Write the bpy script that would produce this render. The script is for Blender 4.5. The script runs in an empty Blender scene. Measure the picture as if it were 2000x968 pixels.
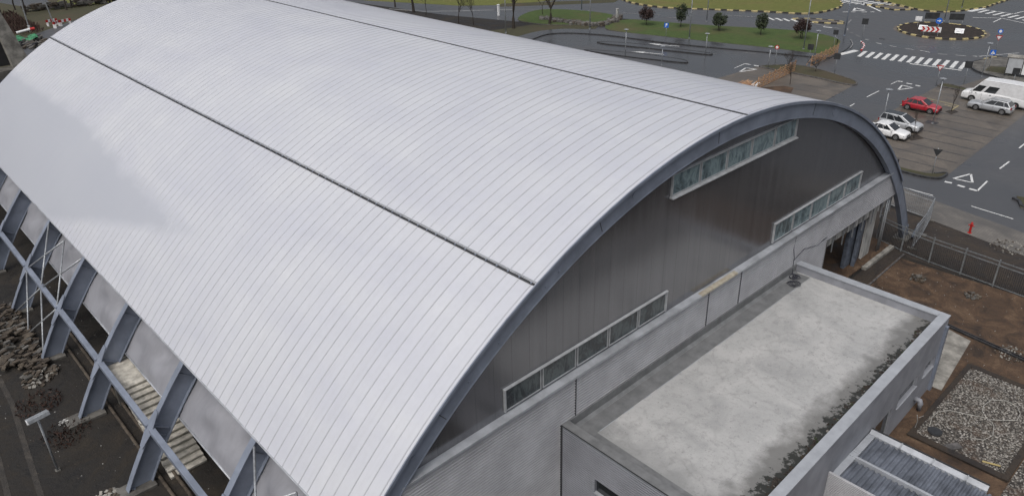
import bpy, math, random
from mathutils import Vector, Matrix
random.seed(7)
scene = bpy.context.scene
COL = scene.collection
R = math.radians

# ------------------------------------------------------------------ camera, sky, sun, exposure
cam_d = bpy.data.cameras.new("camera")
cam = bpy.data.objects.new("camera", cam_d)
COL.objects.link(cam)
cam_d.sensor_width = 36.0
cam_d.lens = 26.61
cam_d.clip_start = 0.5
cam_d.clip_end = 2000.0
cam_rot = Matrix(((0.730356, 0.335602, -0.594938), (-0.682589, 0.326033, -0.654045), (-0.025529, 0.883784, 0.467198)))
cam.matrix_world = Matrix.Translation((-31.67, -18.23, 28.0)) @ cam_rot.to_4x4()
scene.camera = cam

SUN_EL, SUN_AZ = 58.0, 250.0          # azimuth clockwise from +Y
world = bpy.data.worlds.new("World")
scene.world = world
world.use_nodes = True
wn, wl = world.node_tree.nodes, world.node_tree.links
bg = wn["Background"]
sky = wn.new("ShaderNodeTexSky")
sky.sky_type = 'NISHITA'
sky.sun_disc = False
sky.sun_elevation = R(SUN_EL)
sky.sun_rotation = R(SUN_AZ)
sky.air_density = 1.0
sky.dust_density = 6.0
sky.ozone_density = 1.0
hsv = wn.new("ShaderNodeHueSaturation")
hsv.inputs["Saturation"].default_value = 0.42
wl.new(sky.outputs[0], hsv.inputs["Color"])
# overcast: the cloud deck is brightest overhead and dims towards the horizon
tcw = wn.new("ShaderNodeTexCoord"); sxw = wn.new("ShaderNodeSeparateXYZ"); wl.new(tcw.outputs["Generated"], sxw.inputs[0])
mxw = wn.new("ShaderNodeMath"); mxw.operation = 'MAXIMUM'; wl.new(sxw.outputs[2], mxw.inputs[0]); mxw.inputs[1].default_value = 0.0
mgw = wn.new("ShaderNodeMath"); mgw.operation = 'MULTIPLY_ADD'; wl.new(mxw.outputs[0], mgw.inputs[0]); mgw.inputs[1].default_value = 0.80; mgw.inputs[2].default_value = 0.55
mvw = wn.new("ShaderNodeVectorMath"); mvw.operation = 'SCALE'; wl.new(hsv.outputs[0], mvw.inputs[0]); wl.new(mgw.outputs[0], mvw.inputs["Scale"])
wl.new(mvw.outputs[0], bg.inputs["Color"])
bg.inputs["Strength"].default_value = 0.15

sun_d = bpy.data.lights.new("sun", 'SUN')
sun_d.energy = 0.55
sun_d.angle = R(40)
sun_d.color = (1.0, 0.97, 0.93)
sun = bpy.data.objects.new("sun", sun_d)
COL.objects.link(sun)
sd = Vector((math.sin(R(SUN_AZ)) * math.cos(R(SUN_EL)), math.cos(R(SUN_AZ)) * math.cos(R(SUN_EL)), math.sin(R(SUN_EL))))
sun.rotation_euler = sd.to_track_quat('Z', 'Y').to_euler()
sun.location = (0, 0, 80)

scene.view_settings.view_transform = 'Standard'
scene.view_settings.look = 'None'
scene.view_settings.gamma = 1.0
scene.view_settings.exposure = -0.15
scene.render.engine = 'CYCLES'

# ------------------------------------------------------------------ materials
def nt(name):
    m = bpy.data.materials.new(name)
    m.use_nodes = True
    n, l = m.node_tree.nodes, m.node_tree.links
    return m, n, l, n["Principled BSDF"]

def noise(n, l, vec, scale, detail=4, rough=0.6, dist=0.0):
    t = n.new("ShaderNodeTexNoise")
    t.inputs["Scale"].default_value = scale
    t.inputs["Detail"].default_value = detail
    t.inputs["Roughness"].default_value = rough
    t.inputs["Distortion"].default_value = dist
    l.new(vec, t.inputs["Vector"])
    return t.outputs["Fac"]

def ramp(n, l, fac, stops):
    r = n.new("ShaderNodeValToRGB")
    e = r.color_ramp.elements
    while len(e) < len(stops):
        e.new(0.5)
    for i, (p, c) in enumerate(stops):
        e[i].position = p
        e[i].color = (c, c, c, 1) if isinstance(c, (int, float)) else (*c, 1)
    l.new(fac, r.inputs["Fac"])
    return r.outputs["Color"]

def mixc(n, l, fac, a, b, mode='MIX'):
    m = n.new("ShaderNodeMix")
    m.data_type = 'RGBA'
    m.blend_type = mode
    for s, v in ((m.inputs[0], fac), (m.inputs[6], a), (m.inputs[7], b)):
        if isinstance(v, (int, float)):
            s.default_value = v
        elif isinstance(v, tuple):
            s.default_value = (*v, 1)
        else:
            l.new(v, s)
    return m.outputs[2]

def mth(n, l, op, a, b=0.0, c=None, clamp=False):
    m = n.new("ShaderNodeMath")
    m.operation = op
    m.use_clamp = clamp
    for i, v in enumerate((a, b) if c is None else (a, b, c)):
        if isinstance(v, (int, float)):
            m.inputs[i].default_value = v
        else:
            l.new(v, m.inputs[i])
    return m.outputs[0]

def pos(n, l, scale=(1, 1, 1)):
    g = n.new("ShaderNodeNewGeometry")
    if scale == (1, 1, 1):
        return g.outputs["Position"]
    v = n.new("ShaderNodeVectorMath")
    v.operation = 'MULTIPLY'
    l.new(g.outputs["Position"], v.inputs[0])
    v.inputs[1].default_value = scale
    return v.outputs[0]

def bump(n, l, bsdf, h, strength=0.3, dist=0.02):
    b = n.new("ShaderNodeBump")
    b.inputs["Strength"].default_value = strength
    b.inputs["Distance"].default_value = dist
    l.new(h, b.inputs["Height"])
    l.new(b.outputs[0], bsdf.inputs["Normal"])

def mk(name, col, rough=0.6, metal=0.0, var=0.15, scale=1.5, bmp=0.0, bscale=30, col2=None, stretch=(1, 1, 1), spec=0.5, rvar=0.0):
    """base colour broken up by world-space noise (dirt, wear, damp)"""
    m, n, l, b = nt(name)
    v = pos(n, l, stretch)
    f = noise(n, l, v, scale, 5, 0.62)
    c2 = col2 if col2 else tuple(x * (1 - var * 2.2) for x in col)
    c1 = col if col2 else tuple(min(1, x * (1 + var)) for x in col)
    fac = ramp(n, l, f, [(0.36, 0.0), (0.66, 1.0)])
    l.new(mixc(n, l, fac, c2, c1), b.inputs["Base Color"])
    b.inputs["Roughness"].default_value = rough
    b.inputs["Metallic"].default_value = metal
    b.inputs["Specular IOR Level"].default_value = spec
    if rvar:
        l.new(mth(n, l, 'MULTIPLY_ADD', f, rvar, rough - rvar * 0.5), b.inputs["Roughness"])
    if bmp:
        bump(n, l, b, noise(n, l, pos(n, l), bscale, 4), bmp, 0.02)
    return m

M = {}
M['steel'] = mk('blue_grey_painted_steel', (0.20, 0.228, 0.285), 0.36, 0.0, 0.10, 0.8)
M['steel_light'] = mk('light_flashing', (0.40, 0.42, 0.45), 0.4, 0.2, 0.12, 1.2, stretch=(1, 1, 1))
M['galv'] = mk('galvanised_steel', (0.36, 0.38, 0.40), 0.42, 0.4, 0.15, 6)
M['dark'] = mk('dark_rubber', (0.018, 0.018, 0.02), 0.7)
M['black_metal'] = mk('black_metal', (0.03, 0.032, 0.035), 0.5)
M['white'] = mk('white_paint', (0.72, 0.73, 0.74), 0.35, 0, 0.03)
M['sheet'] = mk('grey_membrane_sheet', (0.25, 0.255, 0.28), 0.45, 0, 0.06, 0.7, 0.4, 1.4, stretch=(1, 1.6, 0.5))
M['concrete'] = mk('weathered_concrete', (0.27, 0.26, 0.235), 0.85, 0, 0.22, 1.3, 0.4, 14)
M['concrete_dark'] = mk('damp_concrete', (0.12, 0.115, 0.105), 0.8, 0, 0.25, 1.0, 0.4, 10)
M['render'] = mk('blue_grey_render', (0.26, 0.27, 0.30), 0.6, 0, 0.10, 0.7, 0.1, 20)
M['coping'] = mk('wet_coping', (0.335, 0.355, 0.385), 0.40, 0, 0.06, 1.6, 0.2, 20, rvar=0.15)
M['stair'] = mk('pale_stair_concrete', (0.46, 0.44, 0.39), 0.85, 0, 0.18, 2.3, 0.4, 14)
M['annex_side'] = mk('dark_bluish_cladding', (0.20, 0.21, 0.235), 0.5, 0, 0.08, 0.6)  # darker, bluer grey than the hall's lower cladding
M['panel_wall'] = mk('grey_cladding', (0.40, 0.405, 0.425), 0.5, 0, 0.08, 0.6)
M['asphalt'] = None
M['wood'] = mk('raw_timber', (0.52, 0.34, 0.20), 0.75, 0, 0.28, 5, col2=(0.30, 0.155, 0.08))
M['red'] = mk('red_paint', (0.42, 0.018, 0.015), 0.4, 0, 0.1)
M['blue'] = mk('blue_sign_face', (0.02, 0.12, 0.50), 0.35, 0, 0.03)
M['brass'] = mk('yellow_kerb_paint', (0.52, 0.44, 0.22), 0.7, 0, 0.2, 5)
M['black_kerb'] = mk('black_kerb_paint', (0.035, 0.032, 0.03), 0.6, 0, 0.2, 5)
M['kerb'] = mk('kerb_stone', (0.105, 0.10, 0.098), 0.7, 0, 0.25, 3)
M['kerb_dark'] = mk('wet_dark_kerb', (0.04, 0.04, 0.042), 0.4, 0, 0.25, 3)
M['marking'] = mk('worn_road_paint', (0.68, 0.69, 0.68), 0.55, 0, 0.0, 3.5, col2=(0.46, 0.47, 0.47))
M['marking_faint'] = mk('very_worn_road_paint', (0.30, 0.30, 0.30), 0.55, 0, 0.0, 2.5, col2=(0.12, 0.12, 0.125))
M['bark'] = mk('bark', (0.035, 0.028, 0.022), 0.9, 0, 0.2, 8)
M['tyre'] = mk('tyre', (0.012, 0.012, 0.012), 0.75)
M['rim'] = mk('alloy_rim', (0.40, 0.41, 0.42), 0.35, 0.7, 0.1, 9)
M['lamp_red'] = mk('tail_light_glass', (0.30, 0.01, 0.01), 0.2)
M['lamp_clear'] = mk('headlight_glass', (0.50, 0.52, 0.55), 0.12, 0.2)
M['rubble'] = mk('broken_stone', (0.10, 0.082, 0.062), 0.9, 0, 0.35, 2.0, 0.5, 9, col2=(0.028, 0.021, 0.016))
M['green_net'] = mk('green_tarpaulin', (0.035, 0.20, 0.09), 0.6, 0, 0.3, 2.0)
M['cable'] = mk('black_cable', (0.03, 0.032, 0.045), 0.5)
M['hose'] = mk('pale_hose', (0.40, 0.39, 0.36), 0.5, 0, 0.15, 6)
M['interior'] = mk('bare_interior_wall', (0.05, 0.05, 0.055), 0.85, 0, 0.2, 1)
M['foam'] = mk('blue_grey_insulation_board', (0.11, 0.13, 0.165), 0.8, 0, 0.25, 2)
M['plaster'] = mk('streaked_white_board', (0.40, 0.40, 0.385), 0.7, 0, 0.25, 2.5, stretch=(1, 1, 0.3))
M['frost'] = mk('frosted_panel', (0.40, 0.42, 0.44), 0.3, 0, 0.05)
M['dirt_pile'] = mk('planting_soil', (0.026, 0.018, 0.014), 0.95, 0, 0.3, 3, 0.6, 8)

def paint(name, col, metal=0.0):
    m, n, l, b = nt(name)
    b.inputs["Base Color"].default_value = (*col, 1)
    b.inputs["Metallic"].default_value = metal
    b.inputs["Roughness"].default_value = 0.32
    b.inputs["Coat Weight"].default_value = 0.6
    b.inputs["Coat Roughness"].default_value = 0.06
    f = noise(n, l, pos(n, l), 3, 4)
    l.new(mixc(n, l, ramp(n, l, f, [(0.4, 0.0), (0.75, 0.22)]), col, (0.12, 0.11, 0.10)), b.inputs["Base Color"])
    return m
M['car_red'] = paint('red_car_paint', (0.36, 0.007, 0.02))
M['car_silver'] = paint('silver_car_paint', (0.42, 0.44, 0.46), 0.35)
M['car_white'] = paint('white_car_paint', (0.74, 0.75, 0.76))
M['car_grey'] = paint('pale_silver_car_paint', (0.50, 0.52, 0.54), 0.3)

def glass_dark(name, col, rough=0.06):
    m, n, l, b = nt(name)
    b.inputs["Base Color"].default_value = (*col, 1)
    b.inputs["Roughness"].default_value = rough
    b.inputs["Specular IOR Level"].default_value = 0.8
    return m
M['car_glass'] = glass_dark('tinted_car_glass', (0.02, 0.023, 0.026))

# window panes of the hall: dark glass with pale smears, a little different on each pane
m, n, l, b = nt('smeared_window_glass')
oi = n.new("ShaderNodeObjectInfo")
v = n.new("ShaderNodeVectorMath"); v.operation = 'ADD'
l.new(pos(n, l, (2.6, 1.2, 1.3)), v.inputs[0])
sc_ = n.new("ShaderNodeVectorMath"); sc_.operation = 'SCALE'
cmb = n.new("ShaderNodeCombineXYZ")
l.new(oi.outputs["Random"], cmb.inputs[0]); l.new(oi.outputs["Random"], cmb.inputs[2])
l.new(cmb.outputs[0], sc_.inputs[0]); sc_.inputs["Scale"].default_value = 60
l.new(sc_.outputs[0], v.inputs[1])
f = noise(n, l, v.outputs[0], 0.55, 6, 0.72, 0.8)
l.new(ramp(n, l, f, [(0.36, (0.06, 0.08, 0.088)), (0.46, (0.13, 0.175, 0.19)), (0.56, (0.22, 0.29, 0.305)), (0.64, (0.14, 0.185, 0.20)), (0.72, (0.28, 0.34, 0.35))]), b.inputs["Base Color"])
b.inputs["Roughness"].default_value = 0.12
b.inputs["Specular IOR Level"].default_value = 0.6
M['pane'] = m
m2 = m.copy(); m2.name = 'dark_smeared_window_glass'
for nd in m2.node_tree.nodes:
    if nd.type == 'VALTORGB':
        for e_, c_ in zip(nd.color_ramp.elements, ((.02, .024, .028), (.03, .037, .042), (.075, .095, .10), (.045, .056, .062), (.12, .15, .155))):
            e_.color = (*c_, 1)
M['pane_dark'] = m2

# roof sheet: pale coated metal; slight tone steps from sheet to sheet, grime and painted seam shade beside the seams
PITCH = 0.665
m, n, l, b = nt('pale_coated_roof_metal')
p = pos(n, l)
sx = n.new("ShaderNodeSeparateXYZ"); l.new(p, sx.inputs[0])
yy = mth(n, l, 'DIVIDE', sx.outputs[1], PITCH)
cell = mth(n, l, 'FLOOR', yy)
wn_ = n.new("ShaderNodeTexWhiteNoise"); wn_.noise_dimensions = '1D'; l.new(cell, wn_.inputs["W"])
fr = mth(n, l, 'FRACT', yy)
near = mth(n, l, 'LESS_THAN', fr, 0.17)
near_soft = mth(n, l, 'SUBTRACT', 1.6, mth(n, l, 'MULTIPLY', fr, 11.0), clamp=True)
big = noise(n, l, pos(n, l, (0.7, 0.25, 0.7)), 0.55, 5, 0.6)
fine = noise(n, l, pos(n, l, (1, 1, 1)), 3.5, 6, 0.65)
base = ramp(n, l, big, [(0.3, (0.50, 0.515, 0.575)), (0.7, (0.57, 0.585, 0.615))])
base = mixc(n, l, mth(n, l, 'MULTIPLY', wn_.outputs["Value"], 0.30), base, (0.47, 0.485, 0.53))
run = noise(n, l, pos(n, l, (0.16, 4.0, 0.16)), 1.0, 4, 0.6)
base = mixc(n, l, mth(n, l, 'MULTIPLY', ramp(n, l, run, [(0.5, 0.0), (0.75, 1.0)]), 0.16), base, (0.40, 0.405, 0.42))
base = mixc(n, l, mth(n, l, 'MULTIPLY', ramp(n, l, fine, [(0.4, 0.0), (0.75, 1.0)]), 0.13), base, (0.36, 0.365, 0.37))
# wet film low on the near slope: drains over the seams and dulls the sheet
nz = mth(n, l, 'MULTIPLY', mth(n, l, 'SUBTRACT', noise(n, l, p, 0.35, 3), 0.5), 1.6)
xe_ = mth(n, l, 'MULTIPLY_ADD', mth(n, l, 'SUBTRACT', 45.0, sx.outputs[1], clamp=False), -0.07, -18.0)
xe_ = mth(n, l, 'MINIMUM', xe_, -18.0)
e1 = mth(n, l, 'MULTIPLY_ADD', mth(n, l, 'SUBTRACT', mth(n, l, 'ADD', sx.outputs[0], nz), xe_), -1.1, 0.5, clamp=True)
e2 = mth(n, l, 'MULTIPLY_ADD', mth(n, l, 'ADD', mth(n, l, 'ADD', sx.outputs[1], mth(n, l, 'MULTIPLY', mth(n, l, 'ADD', sx.outputs[0], 19.6), 4.53)), mth(n, l, 'MULTIPLY_ADD', nz, 2.0, -22.2)), 0.35, 0.5, clamp=True)
wet = mth(n, l, 'MULTIPLY', e1, e2)
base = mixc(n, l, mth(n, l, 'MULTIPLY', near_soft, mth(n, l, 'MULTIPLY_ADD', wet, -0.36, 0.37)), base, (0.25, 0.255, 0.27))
base = mixc(n, l, mth(n, l, 'MULTIPLY', wet, 0.8), base, (0.395, 0.415, 0.46))
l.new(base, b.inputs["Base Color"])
l.new(mth(n, l, 'MULTIPLY_ADD', big, 0.12, 0.36), b.inputs["Roughness"])
b.inputs["Metallic"].default_value = 0.12
bump(n, l, b, mth(n, l, 'ADD', noise(n, l, pos(n, l, (0.9, 2.2, 0.9)), 0.8, 3), mth(n, l, 'MULTIPLY', fine, 0.25)), 0.10, 0.05)
M['roof'] = m
M['seam'] = mk('roof_seam_metal', (0.42, 0.43, 0.46), 0.45, 0.1, 0.05, 0.9)

# dark gable cladding: satin metal, vertical joints and rain streaks
m, n, l, b = nt('dark_satin_gable_cladding')
p = pos(n, l)
sx = n.new("ShaderNodeSeparateXYZ"); l.new(p, sx.inputs[0])
st = noise(n, l, pos(n, l, (2.6, 1, 0.10)), 1.0, 5, 0.65)
st2 = noise(n, l, pos(n, l, (7.0, 1, 0.22)), 1.0, 4, 0.6)
blot = noise(n, l, pos(n, l, (0.16, 1, 0.28)), 1.0, 3, 0.5)
fr = mth(n, l, 'FRACT', mth(n, l, 'DIVIDE', sx.outputs[0], 1.0))
joint = mth(n, l, 'LESS_THAN', fr, 0.028)
c = ramp(n, l, st, [(0.28, (0.205, 0.207, 0.219)), (0.72, (0.275, 0.277, 0.290))])
c = mixc(n, l, ramp(n, l, blot, [(0.35, 0.0), (0.7, 0.5)]), c, (0.215, 0.210, 0.214))
c = mixc(n, l, mth(n, l, 'MULTIPLY', ramp(n, l, st2, [(0.58, 0.0), (0.72, 1.0)]), 0.14), c, (0.26, 0.26, 0.265))
c = mixc(n, l, mth(n, l, 'MULTIPLY', joint, 0.35), c, (0.02, 0.02, 0.02))
l.new(c, b.inputs["Base Color"])
b.inputs["Metallic"].default_value = 0.75
b.inputs["Specular IOR Level"].default_value = 0.6
l.new(mth(n, l, 'MULTIPLY_ADD', st, 0.16, 0.12), b.inputs["Roughness"])
bump(n, l, b, mth(n, l, 'ADD', mth(n, l, 'MULTIPLY', joint, -1.0), mth(n, l, 'MULTIPLY', st, 0.2)), 0.15, 0.01)
M['gable'] = m

# annex roof screed: pale, blotched, with dark soaking and moss along the front parapet
m, n, l, b = nt('stained_roof_screed')
p = pos(n, l)
sx = n.new("ShaderNodeSeparateXYZ"); l.new(p, sx.inputs[0])
a = noise(n, l, p, 0.45, 6, 0.62, 0.6)
f2 = noise(n, l, p, 2.6, 6, 0.7)
f3 = noise(n, l, p, 11.0, 4, 0.7)
c = ramp(n, l, a, [(0.32, (0.31, 0.315, 0.315)), (0.52, (0.39, 0.393, 0.39)), (0.72, (0.445, 0.445, 0.44))])
c = mixc(n, l, ramp(n, l, f2, [(0.52, 0.0), (0.72, 0.55)]), c, (0.20, 0.20, 0.195))
c = mixc(n, l, ramp(n, l, f3, [(0.60, 0.0), (0.70, 0.7)]), c, (0.13, 0.125, 0.115))
pr = noise(n, l, p, 0.30, 3, 0.5, 0.4)
c = mixc(n, l, mth(n, l, 'MULTIPLY', ramp(n, l, pr, [(0.47, 0.0), (0.49, 1.0), (0.505, 0.0)]), 0.30), c, (0.24, 0.24, 0.235))
c = mixc(n, l, mth(n, l, 'MULTIPLY', ramp(n, l, noise(n, l, pos(n, l, (3, 1, 1)), 1.7, 6, 0.75), [(0.60, 0.0), (0.66, 1.0)]), 0.35), c, (0.18, 0.178, 0.17))
c = mixc(n, l, ramp(n, l, f3, [(0.30, 0.5), (0.37, 0.0)]), c, (0.58, 0.57, 0.55))
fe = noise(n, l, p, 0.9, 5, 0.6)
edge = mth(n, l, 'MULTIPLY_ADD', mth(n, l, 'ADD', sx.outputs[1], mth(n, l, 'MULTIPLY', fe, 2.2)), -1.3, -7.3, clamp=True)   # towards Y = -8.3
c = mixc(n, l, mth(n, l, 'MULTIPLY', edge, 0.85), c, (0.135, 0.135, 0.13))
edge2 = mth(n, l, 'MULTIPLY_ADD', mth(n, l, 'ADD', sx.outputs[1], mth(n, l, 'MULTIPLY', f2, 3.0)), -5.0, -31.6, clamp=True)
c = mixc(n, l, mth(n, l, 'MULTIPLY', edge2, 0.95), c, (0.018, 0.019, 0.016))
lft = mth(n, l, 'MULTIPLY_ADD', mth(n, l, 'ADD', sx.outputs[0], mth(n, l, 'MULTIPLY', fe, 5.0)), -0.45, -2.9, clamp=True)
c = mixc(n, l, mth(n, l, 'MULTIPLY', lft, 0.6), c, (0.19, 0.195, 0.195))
l.new(c, b.inputs["Base Color"])
l.new(mth(n, l, 'MULTIPLY_ADD', a, 0.6, 0.25), b.inputs["Roughness"])
bump(n, l, b, f2, 0.3, 0.02)
M['screed'] = m
M['bitumen'] = mk('bitumen_upstand', (0.19, 0.195, 0.20), 0.55, 0, 0.2, 1.4, 0.3, 8, col2=(0.125, 0.13, 0.133))

def asphalt(name, dry, wetc, brown=0.0):
    m, n, l, b = nt(name)
    p = pos(n, l)
    a = noise(n, l, pos(n, l, (1.0, 0.55, 1)), 0.085, 5, 0.6, 1.2)
    f2 = noise(n, l, p, 1.3, 5, 0.65)
    f3 = noise(n, l, p, 26, 2)
    c = ramp(n, l, a, [(0.38, wetc), (0.60, dry)])
    c = mixc(n, l, ramp(n, l, f2, [(0.4, 0.0), (0.8, 0.35)]), c, tuple(x * 0.62 for x in dry))
    c = mixc(n, l, mth(n, l, 'MULTIPLY', f3, 0.12), c, (0.14, 0.14, 0.14))
    l.new(c, b.inputs["Base Color"])
    l.new(ramp(n, l, a, [(0.40, 0.20), (0.62, 0.48)]), b.inputs["Roughness"])
    bump(n, l, b, f3, 0.12, 0.01)
    return m
M['asphalt'] = asphalt('wet_asphalt', (0.070, 0.072, 0.077), (0.040, 0.042, 0.047))

def pavers(name, c1, c2, sx_=4.0, sy_=8.0):
    m, n, l, b = nt(name)
    p = pos(n, l)
    br = n.new("ShaderNodeTexBrick")
    l.new(p, br.inputs["Vector"])
    br.inputs["Scale"].default_value = 1.0
    br.inputs["Brick Width"].default_value = 1 / sx_
    br.inputs["Row Height"].default_value = 1 / sy_
    br.inputs["Mortar Size"].default_value = 0.008
    br.inputs["Color1"].default_value = (*c1, 1)
    br.inputs["Color2"].default_value = (*c2, 1)
    br.inputs["Mortar"].default_value = tuple(x * 0.55 for x in c2) + (1,)
    f = noise(n, l, p, 0.28, 6, 0.65, 0.8)
    c = mixc(n, l, ramp(n, l, f, [(0.38, 0.75), (0.62, 0.0)]), br.outputs["Color"], tuple(x * 0.5 for x in c2))
    l.new(c, b.inputs["Base Color"])
    l.new(ramp(n, l, f, [(0.36, 0.30), (0.62, 0.62)]), b.inputs["Roughness"])
    return m
M['pavers'] = pavers('brown_grey_pavers', (0.15, 0.131, 0.110), (0.122, 0.106, 0.09))
M['footpath'] = pavers('footpath_pavers', (0.17, 0.158, 0.142), (0.14, 0.13, 0.118), 5, 5)

def grass(name, g1, g2, brown):
    m, n, l, b = nt(name)
    p = pos(n, l)
    a = noise(n, l, p, 0.10, 5, 0.6, 0.6)
    f2 = noise(n, l, p, 1.1, 6, 0.7)
    c = mixc(n, l, ramp(n, l, f2, [(0.35, 0.0), (0.7, 1.0)]), g1, g2)
    c = mixc(n, l, ramp(n, l, a, [(0.50, 0.0), (0.68, 0.6)]), c, brown)
    l.new(c, b.inputs["Base Color"])
    b.inputs["Roughness"].default_value = 0.9
    bump(n, l, b, noise(n, l, p, 9, 3), 0.8, 0.05)
    return m
M['grass'] = grass('winter_grass', (0.034, 0.060, 0.010), (0.056, 0.088, 0.017), (0.085, 0.062, 0.030))
M['grass_y'] = grass('yellowed_grass', (0.085, 0.098, 0.016), (0.12, 0.125, 0.028), (0.13, 0.10, 0.035))
M['verge'] = grass('muddy_verge', (0.040, 0.036, 0.020), (0.050, 0.052, 0.020), (0.075, 0.05, 0.032))

def soil(name, c1, c2, c3, sc=0.5):
    m, n, l, b = nt(name)
    p = pos(n, l)
    a = noise(n, l, p, sc, 7, 0.68, 0.8)
    f2 = noise(n, l, p, sc * 9, 5, 0.7)
    c = ramp(n, l, a, [(0.34, c1), (0.52, c2), (0.70, c3)])
    c = mixc(n, l, ramp(n, l, f2, [(0.5, 0.0), (0.75, 0.6)]), c, c1)
    l.new(c, b.inputs["Base Color"])
    l.new(ramp(n, l, a, [(0.35, 0.55), (0.6, 0.95)]), b.inputs["Roughness"])
    bump(n, l, b, mth(n, l, 'ADD', f2, a), 0.8, 0.08)
    return m
M['soil'] = soil('dark_wet_soil', (0.006, 0.005, 0.004), (0.014, 0.0115, 0.009), (0.034, 0.027, 0.019), 0.35)
M['soil_brown'] = soil('brown_clay_soil', (0.028, 0.017, 0.010), (0.075, 0.044, 0.025), (0.14, 0.092, 0.058), 0.62)
M['soil_dark'] = soil('dark_planting_bed', (0.018, 0.014, 0.012), (0.034, 0.026, 0.020), (0.050, 0.038, 0.028), 0.6)
M['track'] = soil('rutted_track', (0.020, 0.017, 0.014), (0.035, 0.031, 0.027), (0.065, 0.058, 0.050), 0.9)

m, n, l, b = nt('river_gravel')
p = pos(n, l)
vo = n.new("ShaderNodeTexVoronoi"); vo.inputs["Scale"].default_value = 9.0; l.new(p, vo.inputs["Vector"])
sepc = n.new("ShaderNodeSeparateColor"); l.new(vo.outputs["Color"], sepc.inputs[0])
c = ramp(n, l, sepc.outputs[0], [(0.0, (0.06, 0.052, 0.045)), (0.5, (0.17, 0.155, 0.135)), (1.0, (0.42, 0.40, 0.37))])
c = mixc(n, l, ramp(n, l, vo.outputs["Distance"], [(0.35, 0.0), (0.62, 1.0)]), c, (0.03, 0.026, 0.022))
a = noise(n, l, p, 0.7, 5, 0.65)
c = mixc(n, l, ramp(n, l, a, [(0.53, 0.0), (0.66, 0.75)]), c, (0.075, 0.045, 0.028))
l.new(c, b.inputs["Base Color"]); b.inputs["Roughness"].default_value = 0.7
bump(n, l, b, mth(n, l, 'MULTIPLY', vo.outputs["Distance"], -1.0), 1.0, 0.06)
M['gravel'] = m

def leafmat(name, c1, c2):
    m, n, l, b = nt(name)
    f = noise(n, l, pos(n, l), 2.2, 3, 0.7)
    l.new(ramp(n, l, f, [(0.35, c1), (0.65, c2)]), b.inputs["Base Color"])
    b.inputs["Roughness"].default_value = 0.7
    return m
M['leaf_purple'] = leafmat('purple_leaves', (0.022, 0.012, 0.012), (0.050, 0.026, 0.022))
M['leaf_green'] = leafmat('dark_green_leaves', (0.016, 0.026, 0.014), (0.045, 0.06, 0.026))
M['leaf_brown'] = leafmat('withered_leaves', (0.028, 0.015, 0.011), (0.05, 0.023, 0.016))

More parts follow.
